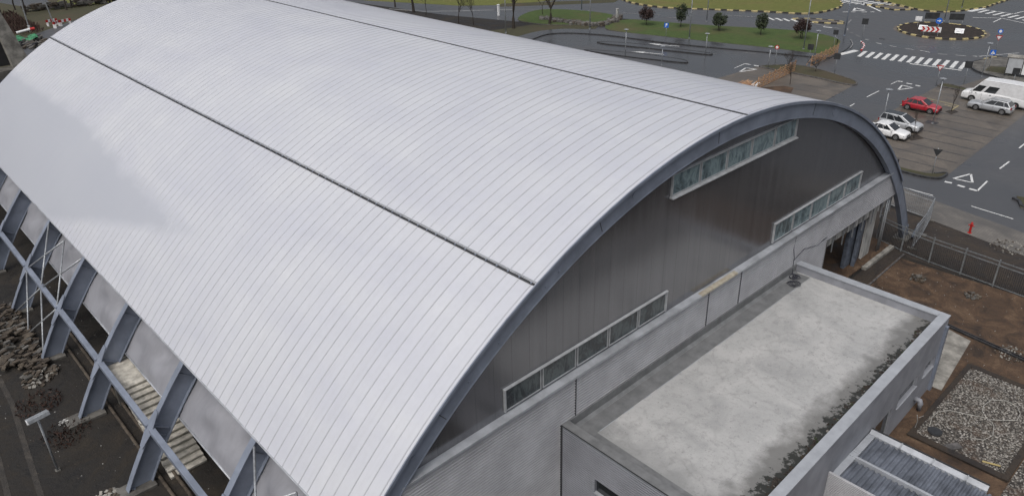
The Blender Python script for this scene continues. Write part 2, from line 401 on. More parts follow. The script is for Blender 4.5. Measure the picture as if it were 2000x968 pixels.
# ------------------------------------------------------------------ mesh builder
class MB:
    def __init__(s):
        s.v = []; s.f = []; s.mi = []
    def add(s, vs, fs, mi=0):
        o = len(s.v)
        s.v += [tuple(x) for x in vs]
        for f in fs:
            s.f.append([o + i for i in f]); s.mi.append(mi)
        return s
    def box(s, x0, x1, y0, y1, z0, z1, mi=0):
        vs = [(x, y, z) for z in (z0, z1) for y in (y0, y1) for x in (x0, x1)]
        return s.add(vs, [(0, 2, 3, 1), (4, 5, 7, 6), (0, 1, 5, 4), (2, 6, 7, 3), (0, 4, 6, 2), (1, 3, 7, 5)], mi)
    def obox(s, c, ax, ay, az, mi=0):
        """oriented box: centre and three half-axis vectors"""
        c, ax, ay, az = map(Vector, (c, ax, ay, az))
        vs = [c + ax * i + ay * j + az * k for k in (-1, 1) for j in (-1, 1) for i in (-1, 1)]
        return s.add(vs, [(0, 2, 3, 1), (4, 5, 7, 6), (0, 1, 5, 4), (2, 6, 7, 3), (0, 4, 6, 2), (1, 3, 7, 5)], mi)
    def beam(s, a, b, w, h, up=(0, 0, 1), mi=0):
        a, b = Vector(a), Vector(b)
        d = (b - a)
        L = d.length
        d = d / L
        side = d.cross(Vector(up))
        if side.length < 1e-4:
            side = d.cross(Vector((1, 0, 0)))
        side.normalize()
        u = side.cross(d)
        return s.obox((a + b) / 2, d * L / 2, side * w / 2, u * h / 2, mi)
    def tube(s, pts, r, n=8, mi=0, cap=True, r2=None):
        pts = [Vector(p) for p in pts]
        rings = []
        for i, p in enumerate(pts):
            d = (pts[min(i + 1, len(pts) - 1)] - pts[max(i - 1, 0)]).normalized()
            a = d.cross(Vector((0, 0, 1)))
            if a.length < 0.05:
                a = d.cross(Vector((1, 0, 0)))
            a.normalize(); bb = d.cross(a)
            rr = r if r2 is None else r + (r2 - r) * i / max(1, len(pts) - 1)
            rings.append([p + (a * math.cos(2 * math.pi * k / n) + bb * math.sin(2 * math.pi * k / n)) * rr for k in range(n)])
        vs = [q for rg in rings for q in rg]
        fs = [(i * n + k, i * n + (k + 1) % n, (i + 1) * n + (k + 1) % n, (i + 1) * n + k) for i in range(len(pts) - 1) for k in range(n)]
        if cap:
            fs += [tuple(range(n))[::-1], tuple((len(pts) - 1) * n + k for k in range(n))]
        return s.add(vs, fs, mi)
    def cyl(s, c, r, h, n=16, mi=0, axis='z', r2=None):
        d = {'x': (1, 0, 0), 'y': (0, 1, 0), 'z': (0, 0, 1)}[axis]
        c = Vector(c); d = Vector(d)
        return s.tube([c, c + d * h], r, n, mi, r2=r2)
    def poly(s, pts, z, mi=0):
        return s.add([(x, y, z) for x, y in pts], [tuple(range(len(pts)))], mi)
    def prism(s, pts, z0, z1, mi=0, side_mi=None):
        n = len(pts)
        s.add([(x, y, z1) for x, y in pts], [tuple(range(n))], mi)
        vs = [(x, y, z0) for x, y in pts] + [(x, y, z1) for x, y in pts]
        return s.add(vs, [(i, (i + 1) % n, n + (i + 1) % n, n + i) for i in range(n)], mi if side_mi is None else side_mi)
    def ext(s, prof, axis, a, b, mi=0):
        """extrude a closed profile along x or y from a to b; profile in (other, z)"""
        n = len(prof)
        mk_ = (lambda t, q: (t, q[0], q[1])) if axis == 'x' else (lambda t, q: (q[0], t, q[1]))
        vs = [mk_(a, q) for q in prof] + [mk_(b, q) for q in prof]
        fs = [(i, (i + 1) % n, n + (i + 1) % n, n + i) for i in range(n)] + [tuple(range(n))[::-1], tuple(range(n, 2 * n))]
        return s.add(vs, fs, mi)
    def build(s, name, mats, parent=None, smooth=False, bevel=0.0):
        me = bpy.data.meshes.new(name)
        me.from_pydata(s.v, [], s.f)
        mats = mats if isinstance(mats, (list, tuple)) else [mats]
        for m_ in mats:
            me.materials.append(m_)
        me.polygons.foreach_set("material_index", s.mi)
        if smooth:
            me.polygons.foreach_set("use_smooth", [True] * len(me.polygons))
        me.update()
        import bmesh as _b
        bm = _b.new(); bm.from_mesh(me)
        _b.ops.recalc_face_normals(bm, faces=bm.faces)
        bm.to_mesh(me); bm.free()
        o = bpy.data.objects.new(name, me)
        COL.objects.link(o)
        if parent:
            o.parent = parent
        if bevel:
            bv = o.modifiers.new("bevel", 'BEVEL'); bv.width = bevel; bv.segments = 2; bv.limit_method = 'ANGLE'
        return o

def tag(o, label=None, cat=None, group=None, kind=None):
    if label: o['label'] = label
    if cat: o['category'] = cat
    if group: o['group'] = group
    if kind: o['kind'] = kind
    return o

def thing(name, label, cat, loc=(0, 0, 0), rz=0.0, group=None):
    o = bpy.data.objects.new(name, None)
    o.empty_display_size = 0.3
    COL.objects.link(o)
    o.location = loc; o.rotation_euler = (0, 0, rz)
    return tag(o, label, cat, group)

def struct(mb, name, mat, **k):
    return tag(mb.build(name, mat, **k), kind='structure')

def kids(o):
    return [c for c in bpy.data.objects if c.parent == o]

def dup(o, loc=None, rz=None, label=None, parent=None, tree=None):
    c = o.copy(); COL.objects.link(c)
    if parent is not None: c.parent = parent
    if loc is not None: c.location = loc
    if rz is not None: c.rotation_euler = (0, 0, rz)
    if label: c['label'] = label
    for ch in kids(o):
        if ch is not c:
            dup(ch, parent=c)
    return c

# ================================================================== THE HALL
RAD, CZ = 31.2, -14.85
LEN = 66.0
def arc(th, r=RAD):
    return (r * math.sin(th), CZ + r * math.cos(th))
def th_at_z(z, r, side=-1):
    return side * math.acos((z - CZ) / r)
TH_E = math.asin(23.2 / RAD)                 # eave
hall = thing('sports_hall', 'long barrel-roofed sports hall clad in pale seamed metal with a dark curved gable', 'sports hall')

# roof in four curved strips, standing seams running over the curve
TJ = math.asin(14.07 / RAD)
def roof_strip(t0, t1, lift):
    mb = MB()
    nseg = max(4, int(abs(t1 - t0) * RAD / 0.5))
    ys = []
    y = -0.14
    k0 = 0
    prof = [(y, 0.0)]
    k = 0
    while True:
        yk = k * PITCH + 0.02
        if yk > LEN - 0.1: break
        prof += [(yk, 0.0), (yk + 0.010, 0.016), (yk + 0.035, 0.016), (yk + 0.045, 0.0)]
        k += 1
    prof.append((LEN + 0.1, 0.0))
    n = len(prof)
    vs = []
    for i in range(nseg + 1):
        th = t0 + (t1 - t0) * i / nseg
        s_, c_ = math.sin(th), math.cos(th)
        for j, (yy_, h) in enumerate(prof):
            if h > 0:
                # the wet film on the near slope runs level with the seams
                x_ = RAD * s_
                xq = min(-18.0, -18.0 - (45.0 - yy_) * 0.07)
                e1_ = min(1, max(0, (xq - x_) * 1.1 + 0.5)); e2_ = min(1, max(0, (yy_ + (x_ + 19.6) * 4.53 - 22.2) * 0.35 + 0.5))
                h *= 1 - 0.97 * e1_ * e2_
            w_ = 0.0015 * math.sin(j * 1.7 + i * 0.35)
            r_ = RAD + lift + h + (w_ if h == 0 else 0)
            vs.append((r_ * s_, yy_, CZ + r_ * c_))
    fs = []; mi = []
    for i in range(nseg):
        for j in range(n - 1):
            fs.append((i * n + j, i * n + j + 1, (i + 1) * n + j + 1, (i + 1) * n + j))
            q = (j - 1) % 4
            th_ = t0 + (t1 - t0) * (i + 0.5) / nseg; x_ = RAD * math.sin(th_); yy_ = prof[j][0]
            xq = min(-18.0, -18.0 - (45.0 - yy_) * 0.07)
            inwet = x_ < xq and (yy_ + (x_ + 19.6) * 4.53) > 22.2
            mi.append(1 if (j >= 1 and q < 3 and not inwet) else 0)
    o = MB(); o.v = vs; o.f = [list(f) for f in fs]; o.mi = mi
    # turned-down edge at both ends and below
    return o.build('roof_sheet', [M['roof'], M['seam']], hall)
roof_strip(-TH_E, -TJ - 0.0016, 0.0)
roof_strip(-TJ + 0.0016, 0.0085, 0.03)
roof_strip(0.0118, TJ, 0.0)
roof_strip(TJ + 0.003, TH_E, 0.0)

def arc_bar(t0, t1, r0, r1, y0, y1, name, mat, parent, nseg=None):
    nseg = nseg or max(6, int(abs(t1 - t0) * RAD / 0.9))
    mb = MB()
    vs = []
    for i in range(nseg + 1):
        th = t0 + (t1 - t0) * i / nseg
        for (r_, y_) in ((r0, y0), (r1, y0), (r1, y1), (r0, y1)):
            x, z = arc(th, r_); vs.append((x, y_, z))
    fs = []
    for i in range(nseg):
        for k in range(4):
            fs.append((i * 4 + k, i * 4 + (k + 1) % 4, i * 4 + 4 + (k + 1) % 4, i * 4 + 4 + k))
    fs += [(3, 2, 1, 0), tuple(nseg * 4 + k for k in range(4))]
    mb.add(vs, fs)
    return mb.build(name, mat, hall if parent is None else parent) if name else mb

# joints between the strips: a lipped dark bar each; the ridge bar is painted shadow
def ybar(th, w, h, r, name, mat, lift=0.0):
    mb = MB()
    x, z = arc(th, r + lift)
    s_, c_ = math.sin(th), math.cos(th)
    mb.obox((x, LEN / 2 - 0.05, z), (c_ * w / 2, 0, -s_ * w / 2), (0, LEN / 2 + 0.08, 0), (s_ * h / 2, 0, c_ * h / 2))
    return mb.build(name, mat, hall)
ybar(-TJ, 0.10, 0.04, RAD, 'joint_cover', M['black_metal'], 0.035)
ybar(-TJ + 0.0035, 0.05, 0.09, RAD, 'joint_lip', M['steel_light'], 0.045)
ybar(0.0098, 0.14, 0.05, RAD, 'ridge_shadow_bar', M['black_metal'], 0.022)  # black bar stands in for the shadow under the overlapping sheet
ybar(0.0150, 0.16, 0.05, RAD, 'ridge_lip', M['roof'], 0.03)
# small clips along the near joint
xj, zj = arc(-TJ, RAD + 0.07)
clip0 = MB().box(xj - 0.035, xj + 0.035, 0.0, 0.06, zj - 0.02, zj + 0.03).build('joint_clip', M['steel'], hall)
for i in range(1, 98):
    dup(clip0, (0, i * PITCH, 0), parent=hall)
ybar(-TH_E, 0.06, 0.12, RAD, 'eave_trim', M['steel_light'], -0.03)
# dark verge line and pale edge flashing along the gable end of the roof
arc_bar(-TH_E, TH_E, RAD - 0.12, RAD + 0.02, -0.19, -0.142, 'verge_trim', M['steel'], None)
arc_bar(-TH_E, TH_E, RAD - 0.02, RAD + 0.035, -0.142, -0.05, 'verge_flashing', M['roof'], None)

# arched I-section ribs, foot to foot
TH_F = math.acos(-CZ / 31.15)
def rib_mb(fw=0.20, ri=30.08, wy=0.0):
    mb = MB(); n = 70
    def strip(r0, r1, y0, y1):
        o = arc_bar(-TH_F, TH_F, r0, r1, y0, y1, None, None, None, n); mb.add(o.v, o.f)
    strip(31.11, 31.15, -fw, fw)
    strip(ri, ri + 0.04, -fw, fw)
    strip(ri + 0.04, 31.11, wy - 0.015, wy + 0.015)
    return mb
rib0 = None
rib_y = [0.1 + 7.75 * k for k in range(9)]
for k, y in enumerate(rib_y):
    if k == 0:
        o_ = rib_mb(0.17, 30.28, -0.13).build('arched_rib', M['steel'], hall); o_.location = (0, y, 0)
    elif k == 1:
        rib0 = rib_mb().build('arched_rib', M['steel'], hall)
        rib0.location = (0, y, 0)
    else:
        dup(rib0, (0, y, 0), parent=hall)
# stiffener plates where the lower struts meet each rib, gussets at the nodes, base plates and pads
XN, ZN = -25.42, 3.05
thn = th_at_z(ZN, 31.15)
def node_mb():
    mb = MB()
    x, z = arc(thn, 31.165); s_, c_ = math.sin(thn), math.cos(thn)
    tx, tz = c_, -s_                    # tangent (towards the ridge), outward normal (s_, c_)
    pts = [(-1.0, -0.17), (-0.22, -0.34), (0.0, -0.42), (0.22, -0.34), (1.0, -0.17), (1.0, 0.17), (0.22, 0.34), (0, 0.42), (-0.22, 0.34), (-1.0, 0.17)]
    vs = []
    for t in (0.0, 0.025):
        vs += [(x + tx * a + s_ * t, b_, z + tz * a + c_ * t) for a, b_ in pts]
    n = len(pts)
    mb.add(vs, [tuple(range(n)), tuple(range(n, 2 * n))] + [(i, (i + 1) % n, n + (i + 1) % n, n + i) for i in range(n)])
    return mb
def stiff_mbs():
    out = []
    x, z = arc(thn, 31.165); s_, c_ = math.sin(thn), math.cos(thn); tx, tz = c_, -s_
    for a in (-0.2, 0.2):               # stiffeners between the flanges, both faces of the web
        cx, cz = x + tx * a - s_ * 0.47, z + tz * a - c_ * 0.47
        mb = MB(); out.append(mb); mb.obox((cx, -0.09, cz), (tx * 0.012, 0, tz * 0.012), (0, 0.075, 0), (s_ * 0.42, 0, c_ * 0.42))
        mb = MB(); out.append(mb); mb.obox((cx, 0.09, cz), (tx * 0.012, 0, tz * 0.012), (0, 0.075, 0), (s_ * 0.42, 0, c_ * 0.42))
    # stiffener near the rib head and the foot plate
    for th in (math.radians(-49.2), math.radians(-60.9)):
        xx, zz = arc(th, 30.68); s2, c2 = math.sin(th), math.cos(th)
        mb = MB(); out.append(mb); mb.obox((xx, 0, zz), (c2 * 0.012, 0, -s2 * 0.012), (0, 0.15, 0), (s2 * 0.42, 0, c2 * 0.42))
    return out
nd0 = ft0 = None
for y in rib_y:
    if nd0 is None:
        st0 = [q.build('stiffener', M['steel'], hall) for q in stiff_mbs()]
        for q in st0: q.location = (0, y, 0)
        nd0 = node_mb().build('node_plate', M['steel'], hall); nd0.location = (0, y, 0)
        ft0 = MB().box(-28.0, -26.0, -0.55, 0.55, -0.1, 0.14).build('footing', M['concrete_dark'], hall, bevel=0.02); ft0.location = (0, y, 0)
    else:
        for q in st0: dup(q, (0, y, 0), parent=hall)
        dup(nd0, (0, y, 0), parent=hall); dup(ft0, (0, y, 0), parent=hall)
MB().box(26.0, 28.0, -0.45, 0.65, -0.1, 0.14).build('footing', M['concrete_dark'], hall, bevel=0.02)
# tube running along the nodes
for a, b_ in zip(rib_y[:-1], rib_y[1:]):
    MB().box(XN - 0.17, XN + 0.13, a + 0.2, b_ - 0.2, ZN - 0.15, ZN + 0.15).build('longitudinal_tube', M['steel'], hall, bevel=0.02)
# crossed bracing rods in three bays, above and below the tube
xe, ze = -23.35, 5.75
for (a, b_) in ((rib_y[0], rib_y[1]), (rib_y[4], rib_y[5]), (rib_y[7], rib_y[8])):
    mid = (a + b_) / 2
    a2, b2 = a + 0.25, b_ - 0.25
    E_ = {0: (xe, a2, ze), 1: (xe, mid, ze), 2: (xe, b2, ze)}
    T_ = {0: (XN - 0.1, a2, ZN), 1: (XN - 0.1, mid, ZN), 2: (XN - 0.1, b2, ZN)}
    G_ = {0: (-27.1, a2, 0.2), 1: (-27.1, mid, 0.2), 2: (-27.1, b2, 0.2)}
    for p, q in ((E_[0], T_[1]), (E_[1], T_[0]), (E_[1], T_[2]), (E_[2], T_[1]), (T_[0], G_[1]), (T_[1], G_[0]), (T_[1], G_[2]), (T_[2], G_[1])):
        MB().tube([p, q], 0.055, 8).build('bracing_rod', M['galv'], hall, smooth=True)
# hanging membrane panels between the ribs (follow the inner flanges)
t_top, t_bot = math.radians(-47.2), th_at_z(3.05, 30.02)
for k, (a, b_) in enumerate(zip(rib_y[:-1], rib_y[1:])):
    mb = MB(); nu, nv = 24, 8
    rnd = random.Random(k)
    ph = [rnd.uniform(0, 6.28) for _ in range(6)]
    vs = []
    for i in range(nv + 1):
        t = i / nv
        for j in range(nu + 1):
            u = j / nu
            y = a + 0.03 + (b_ - a - 0.06) * u
            th = t_top + (t_bot - t_top) * t
            env = math.sin(math.pi * u) ** 0.5 * math.sin(math.pi * min(1, t * 1.1)) ** 0.5
            d = env * (0.34 * abs(math.sin(4 * u - 5 * t + ph[3])) + 0.16 * math.sin(9 * u + 4 * t + ph[0]) + 0.06 * math.sin(21 * u - 9 * t + ph[1]) + 0.03 * math.sin(40 * u + 17 * t + ph[2]))
            x, z = arc(th, 29.98 + d); vs.append((x, y, z))
    fs = [(i * (nu + 1) + j, i * (nu + 1) + j + 1, (i + 1) * (nu + 1) + j + 1, (i + 1) * (nu + 1) + j) for i in range(nv) for j in range(nu)]
    mb.add(vs, fs)
    mb.build('side_sheet', M['sheet'], hall, smooth=True)
    x, z = arc(t_bot, 30.0)
    MB().tube([(x, a + 0.05, z), (x, b_ - 0.05, z)], 0.05, 8).build('sheet_rail', M['steel_light'], hall, smooth=True)
# far side sheet and the plain rear wall
arc_bar(math.radians(46.0), TH_F * 0.985, 30.06, 30.12, 8.0, LEN - 0.1, 'side_sheet', M['sheet'], None, 12)

def gable_poly(z0, r, x1=None):
    a0 = math.sqrt(r * r - (z0 - CZ) ** 2)
    pts = []
    t0 = math.asin(a0 / r)
    for i in range(61):
        th = -t0 + 2 * t0 * i / 60
        pts.append(arc(th, r))
    return pts
ZS = 7.2
def wall_slab(pts, y0, y1, name, mat):
    mb = MB(); n = len(pts)
    vs = [(x, y0, z) for x, z in pts] + [(x, y1, z) for x, z in pts]
    mb.add(vs, [tuple(range(n)), tuple(range(n, 2 * n))] + [(i, (i + 1) % n, n + (i + 1) % n, n + i) for i in range(n)])
    return mb.build(name, mat, hall)
wall_slab(gable_poly(ZS - 0.05, 30.9), 0.32, 0.50, 'gable_cladding', M['gable'])
wall_slab(gable_poly(0.02, 30.3), LEN - 0.3, LEN - 0.1, 'rear_wall', M['panel_wall'])
# lower wall: fine horizontal corrugation between z 0 and the ledge, cut out at the right for an open bay
def xl(z): return -math.sqrt(30.6 ** 2 - (z - CZ) ** 2)
def xr(z): return math.sqrt(30.4 ** 2 - (z - CZ) ** 2)
OPEN_L, OPEN_T = 12.6, 4.95
def corrugated(x0f, x1f, z0, z1, name):
    rows = []
    z = z0; k = 0
    while z < z1:
        rows += [(z, 0.15), (min(z1, z + 0.045), 0.06), (min(z1, z + 0.10), 0.06)]
        z += 0.155
    rows.append((z1, 0.07))
    vs = []; fs = []
    for z, y in rows:
        vs += [(x0f(z), y, z), (x1f(z), y, z)]
    for i in range(len(rows) - 1):
        fs.append((i * 2, i * 2 + 1, i * 2 + 3, i * 2 + 2))
    mb = MB().add(vs, fs)
    # backing
    mb.add([(x0f(z0), 0.2, z0), (x1f(z0), 0.2, z0), (x1f(z1), 0.2, z1), (x0f(z1), 0.2, z1)], [(0, 1, 2, 3)])
    return mb.build(name, M['panel_wall'], hall)
cuts = [None, -11.38, -1.03, 2.13, OPEN_L]
for a, b_ in zip(cuts[:-1], cuts[1:]):
    fa = xl if a is None else (lambda z, a=a: a + 0.012)
    corrugated(fa, (lambda z, b_=b_: b_ - 0.012), 0.0, 7.06, 'lower_cladding')
corrugated((lambda z: OPEN_L + 0.012), xr, OPEN_T, 7.06, 'lower_cladding')
for x in (-11.38, -1.03, 2.13):
    MB().box(x - 0.025, x + 0.025, 0.045, 0.17, 0.05, 7.04).build('panel_joint', M['black_metal'], hall)
# ledge on top of the lower wall, lighter and wet; one stretch stained
mb = MB().ext([(-0.06, 7.06), (-0.06, 7.17), (0.318, 7.215), (0.318, 7.06)], 'x', -20.95, 21.3)
mb.build('ledge_flashing', M['steel_light'], hall)
MB().ext([(-0.064, 7.08), (-0.064, 7.175), (0.2, 7.206), (0.2, 7.08)], 'x', -1.9, 1.5).build('ledge_flashing', mk('rust_stained_ledge', (0.50, 0.47, 0.38), 0.5, 0, 0.3, 2.5, col2=(0.30, 0.26, 0.20)), hall)
# splice marks and bolt plates on the front rib
for px_th in (-38.0, -19.3, -3.5, 14.0):
    th = R(px_th); x, z = arc(th, 30.75); s_, c_ = math.sin(th), math.cos(th)
    MB().obox((x, -0.05, z), (c_ * 0.014, 0, -s_ * 0.014), (0, 0.008, 0), (s_ * 0.34, 0, c_ * 0.34)).build('splice_joint', M['black_metal'], hall)
M['steel_dark'] = mk('grimy_blue_grey_steel', (0.07, 0.08, 0.095), 0.5)
bolt_pts = [(-41.5, 30.72), (-15.0, 30.72), (19.0, 30.72)]
for d_, r_ in bolt_pts:
    mb = MB()
    x, z = arc(R(d_), r_)
    mb.cyl((x, -0.07, z), 0.20, 0.02, 18, axis='y')
    mb.build('splice_plate', M['steel'], hall)
for d_ in (-26, -31.5, -35, -24.4):
    x, z = arc(R(d_), 30.55)
    MB().box(x - 0.03, x + 0.04, -0.08, -0.04, z - 0.05, z + 0.06).build('bracket', M['steel'], hall)

# window strips
M['frame_grey'] = mk('grey_window_frame', (0.40, 0.415, 0.43), 0.4, 0.1, 0.10, 3)
rp = random.Random(5)
def hall_window(x0, x1, z0, z1):
    fr = MB(); t = 0.05; y0, y1 = 0.26, 0.318
    fr.box(x0, x0 + t, y0, y1, z0, z1); fr.box(x1 - t, x1, y0, y1, z0, z1)
    fr.box(x0 + t, x1 - t, y0, y1, z0, z0 + t); fr.box(x0 + t, x1 - t, y0, y1, z1 - t, z1)
    w = fr.build('window', M['frame_grey'], hall)
    MB().box(x0 + t, x1 - t, 0.285, 0.30, z0 + t, z1 - t).build('pane', M['pane_dark'] if (x0 < -4.9 or rp.random() < 0.25) and z0 < 10 else M['pane'], w)
    return w
for x0, x1, z0, z1, low in ((-15.45, -4.65, 7.36, 8.47, True), (5.6, 16.45, 7.36, 8.55, True), (-4.82, 6.28, 13.66, 14.72, False)):
    n = 5; g = 0.10; w = (x1 - x0 - g * (n - 1)) / n
    for i in range(n):
        a = x0 + i * (w + g)
        hall_window(a, a + w, z0, z1)
    mb = MB()                                     # surround: hood, sill and cheeks
    mb.ext([(0.19, z1 + 0.005), (0.19, z1 + 0.04), (0.318, z1 + 0.06), (0.318, z1 + 0.005)], 'x', x0 - 0.09, x1 + 0.09)
    mb.box(x0 - 0.07, x0 - 0.004, 0.22, 0.318, z0 - 0.02, z1); mb.box(x1 + 0.004, x1 + 0.07, 0.22, 0.318, z0 - 0.02, z1)
    if not low:
        mb.ext([(0.10, z0 - 0.10), (0.10, z0 - 0.06), (0.318, z0 - 0.01), (0.318, z0 - 0.10)], 'x', x0 - 0.12, x1 + 0.12)
    mb.build('window_surround', M['frame_grey'], hall)
# dark lining behind the panes so the gable stays closed

# open bay at the right foot of the gable: lintel boards, boards, post, threshold
mb = MB()
for i in range(6):
    x = 13.4 + i * 1.72
    mb.box(x, x + 1.5, 0.55, 0.63, 3.85 + 0.05 * (i % 2), 4.5)
mb.build('lintel_boards', M['plaster'], hall)
mb = MB()
for i in range(8):
    x = 12.9 + i * 1.5; mb.box(x, x + 0.07, 0.40, 0.47, 3.3, 4.95)
mb.build('hanger', M['galv'], hall)
MB().box(12.7, 24.6, 0.9, 1.0, 4.55, 7.0).build('beam', M['interior'], hall)
mb = MB().box(12.4, 25.0, 5.6, 5.8, 0, 7); mb.box(12.3, 12.5, 0.3, 5.6, 0, 7)
mb.build('inner_wall', M['interior'], hall)
MB().box(16.0, 19.2, 4.6, 4.8, 0, 1.3).build('low_partition', M['plaster'], hall)
MB().box(18.6, 20.0, 1.0, 1.3, 0.05, 3.9).build('insulation_boards', M['foam'], hall, bevel=0.05)
MB().obox((20.2, 0.95, 1.7), (0.75, 0.2, 0), (-0.03, 0.12, 0), (0.05, 0, 1.7)).build('insulation_boards', M['foam'], hall)
MB().box(20.9, 22.2, 0.8, 0.95, 0.05, 3.8).build('white_board', M['plaster'], hall)
for x in (22.9, 23.25):
    MB().tube([(x, 0.5, 0.0), (x, 0.5, 4.9)], 0.07, 8).build('prop', M['galv'], hall, smooth=True)
MB().box(13.2, 13.5, 0.4, 0.8, 0, 4.4).build('prop', M['concrete_dark'], hall)
MB().box(19.6, 24.4, -0.22, 0.12, 0.0, 0.24).build('threshold', M['concrete'], hall, bevel=0.02)
MB().box(11.6, 13.2, 0.1, 1.2, 0.0, 0.9).build('threshold', M['concrete'], hall, bevel=0.02)
MB().box(12.7, 25.0, 0.2, 5.6, 0.02, 0.08).build('floor_slab', M['soil_brown'], hall)

# ================================================================== FLAT ANNEX
annex = thing('flat_roof_annex', 'low blue-grey annex with a stained flat concrete roof and light coping', 'annex', (0, 0, 0))
AX0, AX1, AZ, RZ_ = -12.33, 9.15, 4.85, 4.30
def fy(x): return -8.74 - 0.020 * (9.15 - x)
def slanted(x0, x1, d0, d1, z0, z1, name, mat, bevel=0):
    """a wall piece parallel to the front of the annex; d = depth behind the front face"""
    mb = MB()
    pts = [(x0, fy(x0) + d0), (x1, fy(x1) + d0), (x1, fy(x1) + d1), (x0, fy(x0) + d1)]
    mb.prism(pts, z0, z1); mb.add([(x, y, z0) for x, y in pts], [(0, 1, 2, 3)])
    return mb.build(name, mat, annex, bevel=bevel)
# front wall split round its openings: (x0, x1, z0, z1)
opens = [(0.75, 2.95, 0.0, 2.25, 'door'), (3.5, 6.1, 1.75, 2.62, 'window'), (6.95, 8.45, 1.85, 2.62, 'window')]
xs = [AX0 + 0.26]
for o_ in opens: xs += [o_[0], o_[1]]
xs.append(AX1)
for i in range(0, len(xs), 2):
    slanted(xs[i], xs[i + 1], 0, 0.25, 0, AZ - 0.06, 'wall', M['render'])
for x0, x1, z0, z1, kind in opens:
    if z0 > 0: slanted(x0, x1, 0, 0.25, 0, z0, 'wall', M['render'])
    slanted(x0, x1, 0, 0.25, z1, AZ - 0.06, 'wall', M['render'])
    w = slanted(x0 + 0.02, x1 - 0.02, 0.16, 0.22, z0 + 0.02, z1 - 0.02, kind, M['car_glass'])
    for a, b_ in ((x0 + 0.003, x0 + 0.07), (x1 - 0.07, x1 - 0.003)):
        f_ = slanted(a, b_, 0.11, 0.155, z0 + 0.003, z1 - 0.003, 'frame', M['steel_light']); f_.parent = w
    f_ = slanted(x0 + 0.07, x1 - 0.07, 0.11, 0.155, z1 - 0.07, z1 - 0.003, 'frame', M['steel_light']); f_.parent = w
    if z0 > 0:
        slanted(x0 - 0.05, x1 + 0.05, -0.06, 0.1, z0 - 0.05, z0 - 0.003, 'sill', M['coping']).parent = w
# left wall with fine horizontal corrugation, and its window slot
WY0, WY1, WZ0, WZ1 = -5.6, -2.0, 2.2, 2.95
rows = []
z = 0.0
while z < AZ - 0.02:
    rows += [(z, 0.07), (z + 0.04, 0.0), (z + 0.085, 0.0)]; z += 0.13
rows = [r_ for r_ in rows if r_[0] < AZ - 0.03] + [(AZ - 0.03, 0.0)]
def left_strip(y0, y1, za, zb):
    mb = MB(); rr = [r_ for r_ in rows if za <= r_[0] <= zb]
    vs = []; fs = []
    for z, d in rr: vs += [(AX0 + d, y0, z), (AX0 + d, y1, z)]
    for i in range(len(rr) - 1): fs.append((i * 2, i * 2 + 1, i * 2 + 3, i * 2 + 2))
    mb.add(vs, fs); return mb
mb = MB()
for a in ((fy(AX0), WY0, 0, AZ), (WY0, WY1, 0, WZ0), (WY0, WY1, WZ1, AZ), (WY1, 0.06, 0, AZ)):
    q = left_strip(*a); mb.add(q.v, q.f)
mb.box(AX0 + 0.05, AX0 + 0.25, fy(AX0), WY0, 0, AZ - 0.06).box(AX0 + 0.05, AX0 + 0.25, WY1, 0.06, 0, AZ - 0.06)
mb.box(AX0 + 0.05, AX0 + 0.25, WY0, WY1, 0, WZ0).box(AX0 + 0.05, AX0 + 0.25, WY0, WY1, WZ1, AZ - 0.06)
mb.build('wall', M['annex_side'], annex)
w = MB().box(AX0 + 0.17, AX0 + 0.2, WY0, WY1, WZ0, WZ1).build('window', M['car_glass'], annex)
MB().box(AX0 - 0.02, AX0 + 0.16, WY0, WY1, WZ0 - 0.04, WZ0 + 0.01).build('sill', M['steel_light'], w)
MB().box(AX0 - 0.035, AX0 - 0.003, -0.02, 0.09, 0, AZ).build('corner_trim', M['black_metal'], annex)
MB().box(AX0 - 0.02, AX0 + 0.26, fy(AX0) - 0.02, 0.07, AZ - 0.028, AZ + 0.012).build('edge_trim', M['black_metal'], annex)
# right wall
mb = MB().prism([(AX1 - 0.25, fy(AX1) + 0.252), (AX1, fy(AX1) + 0.252), (AX1, 0.06), (AX1 - 0.25, 0.06)], 0, AZ - 0.06)
mb.build('wall', M['render'], annex)
# darker membrane strips laid along the wall and the left edge, with a thin pale bead
mb = MB().poly([(AX0 + 0.48, -1.02), (AX1 - 0.56, -0.98), (AX1 - 0.56, -0.17), (AX0 + 0.48, -0.17)], RZ_ + 0.006)
mb.poly([(AX0 + 0.48, fy(AX0) + 0.5), (AX0 + 1.15, fy(AX0) + 0.5), (AX0 + 1.25, -1.021), (AX0 + 0.48, -1.021)], RZ_ + 0.006)
mb.build('membrane_strip', M['bitumen'], annex)
rq = random.Random(9); x = AX0 + 1.4
while x < AX1 - 1:
    L = rq.uniform(0.5, 2.2); MB().box(x, min(x + L, AX1 - .6), -1.05, -1.02, RZ_ + 0.001, RZ_ + 0.02).build('sealant_bead', M['coping'], annex); x += L + rq.uniform(0.1, 0.9)
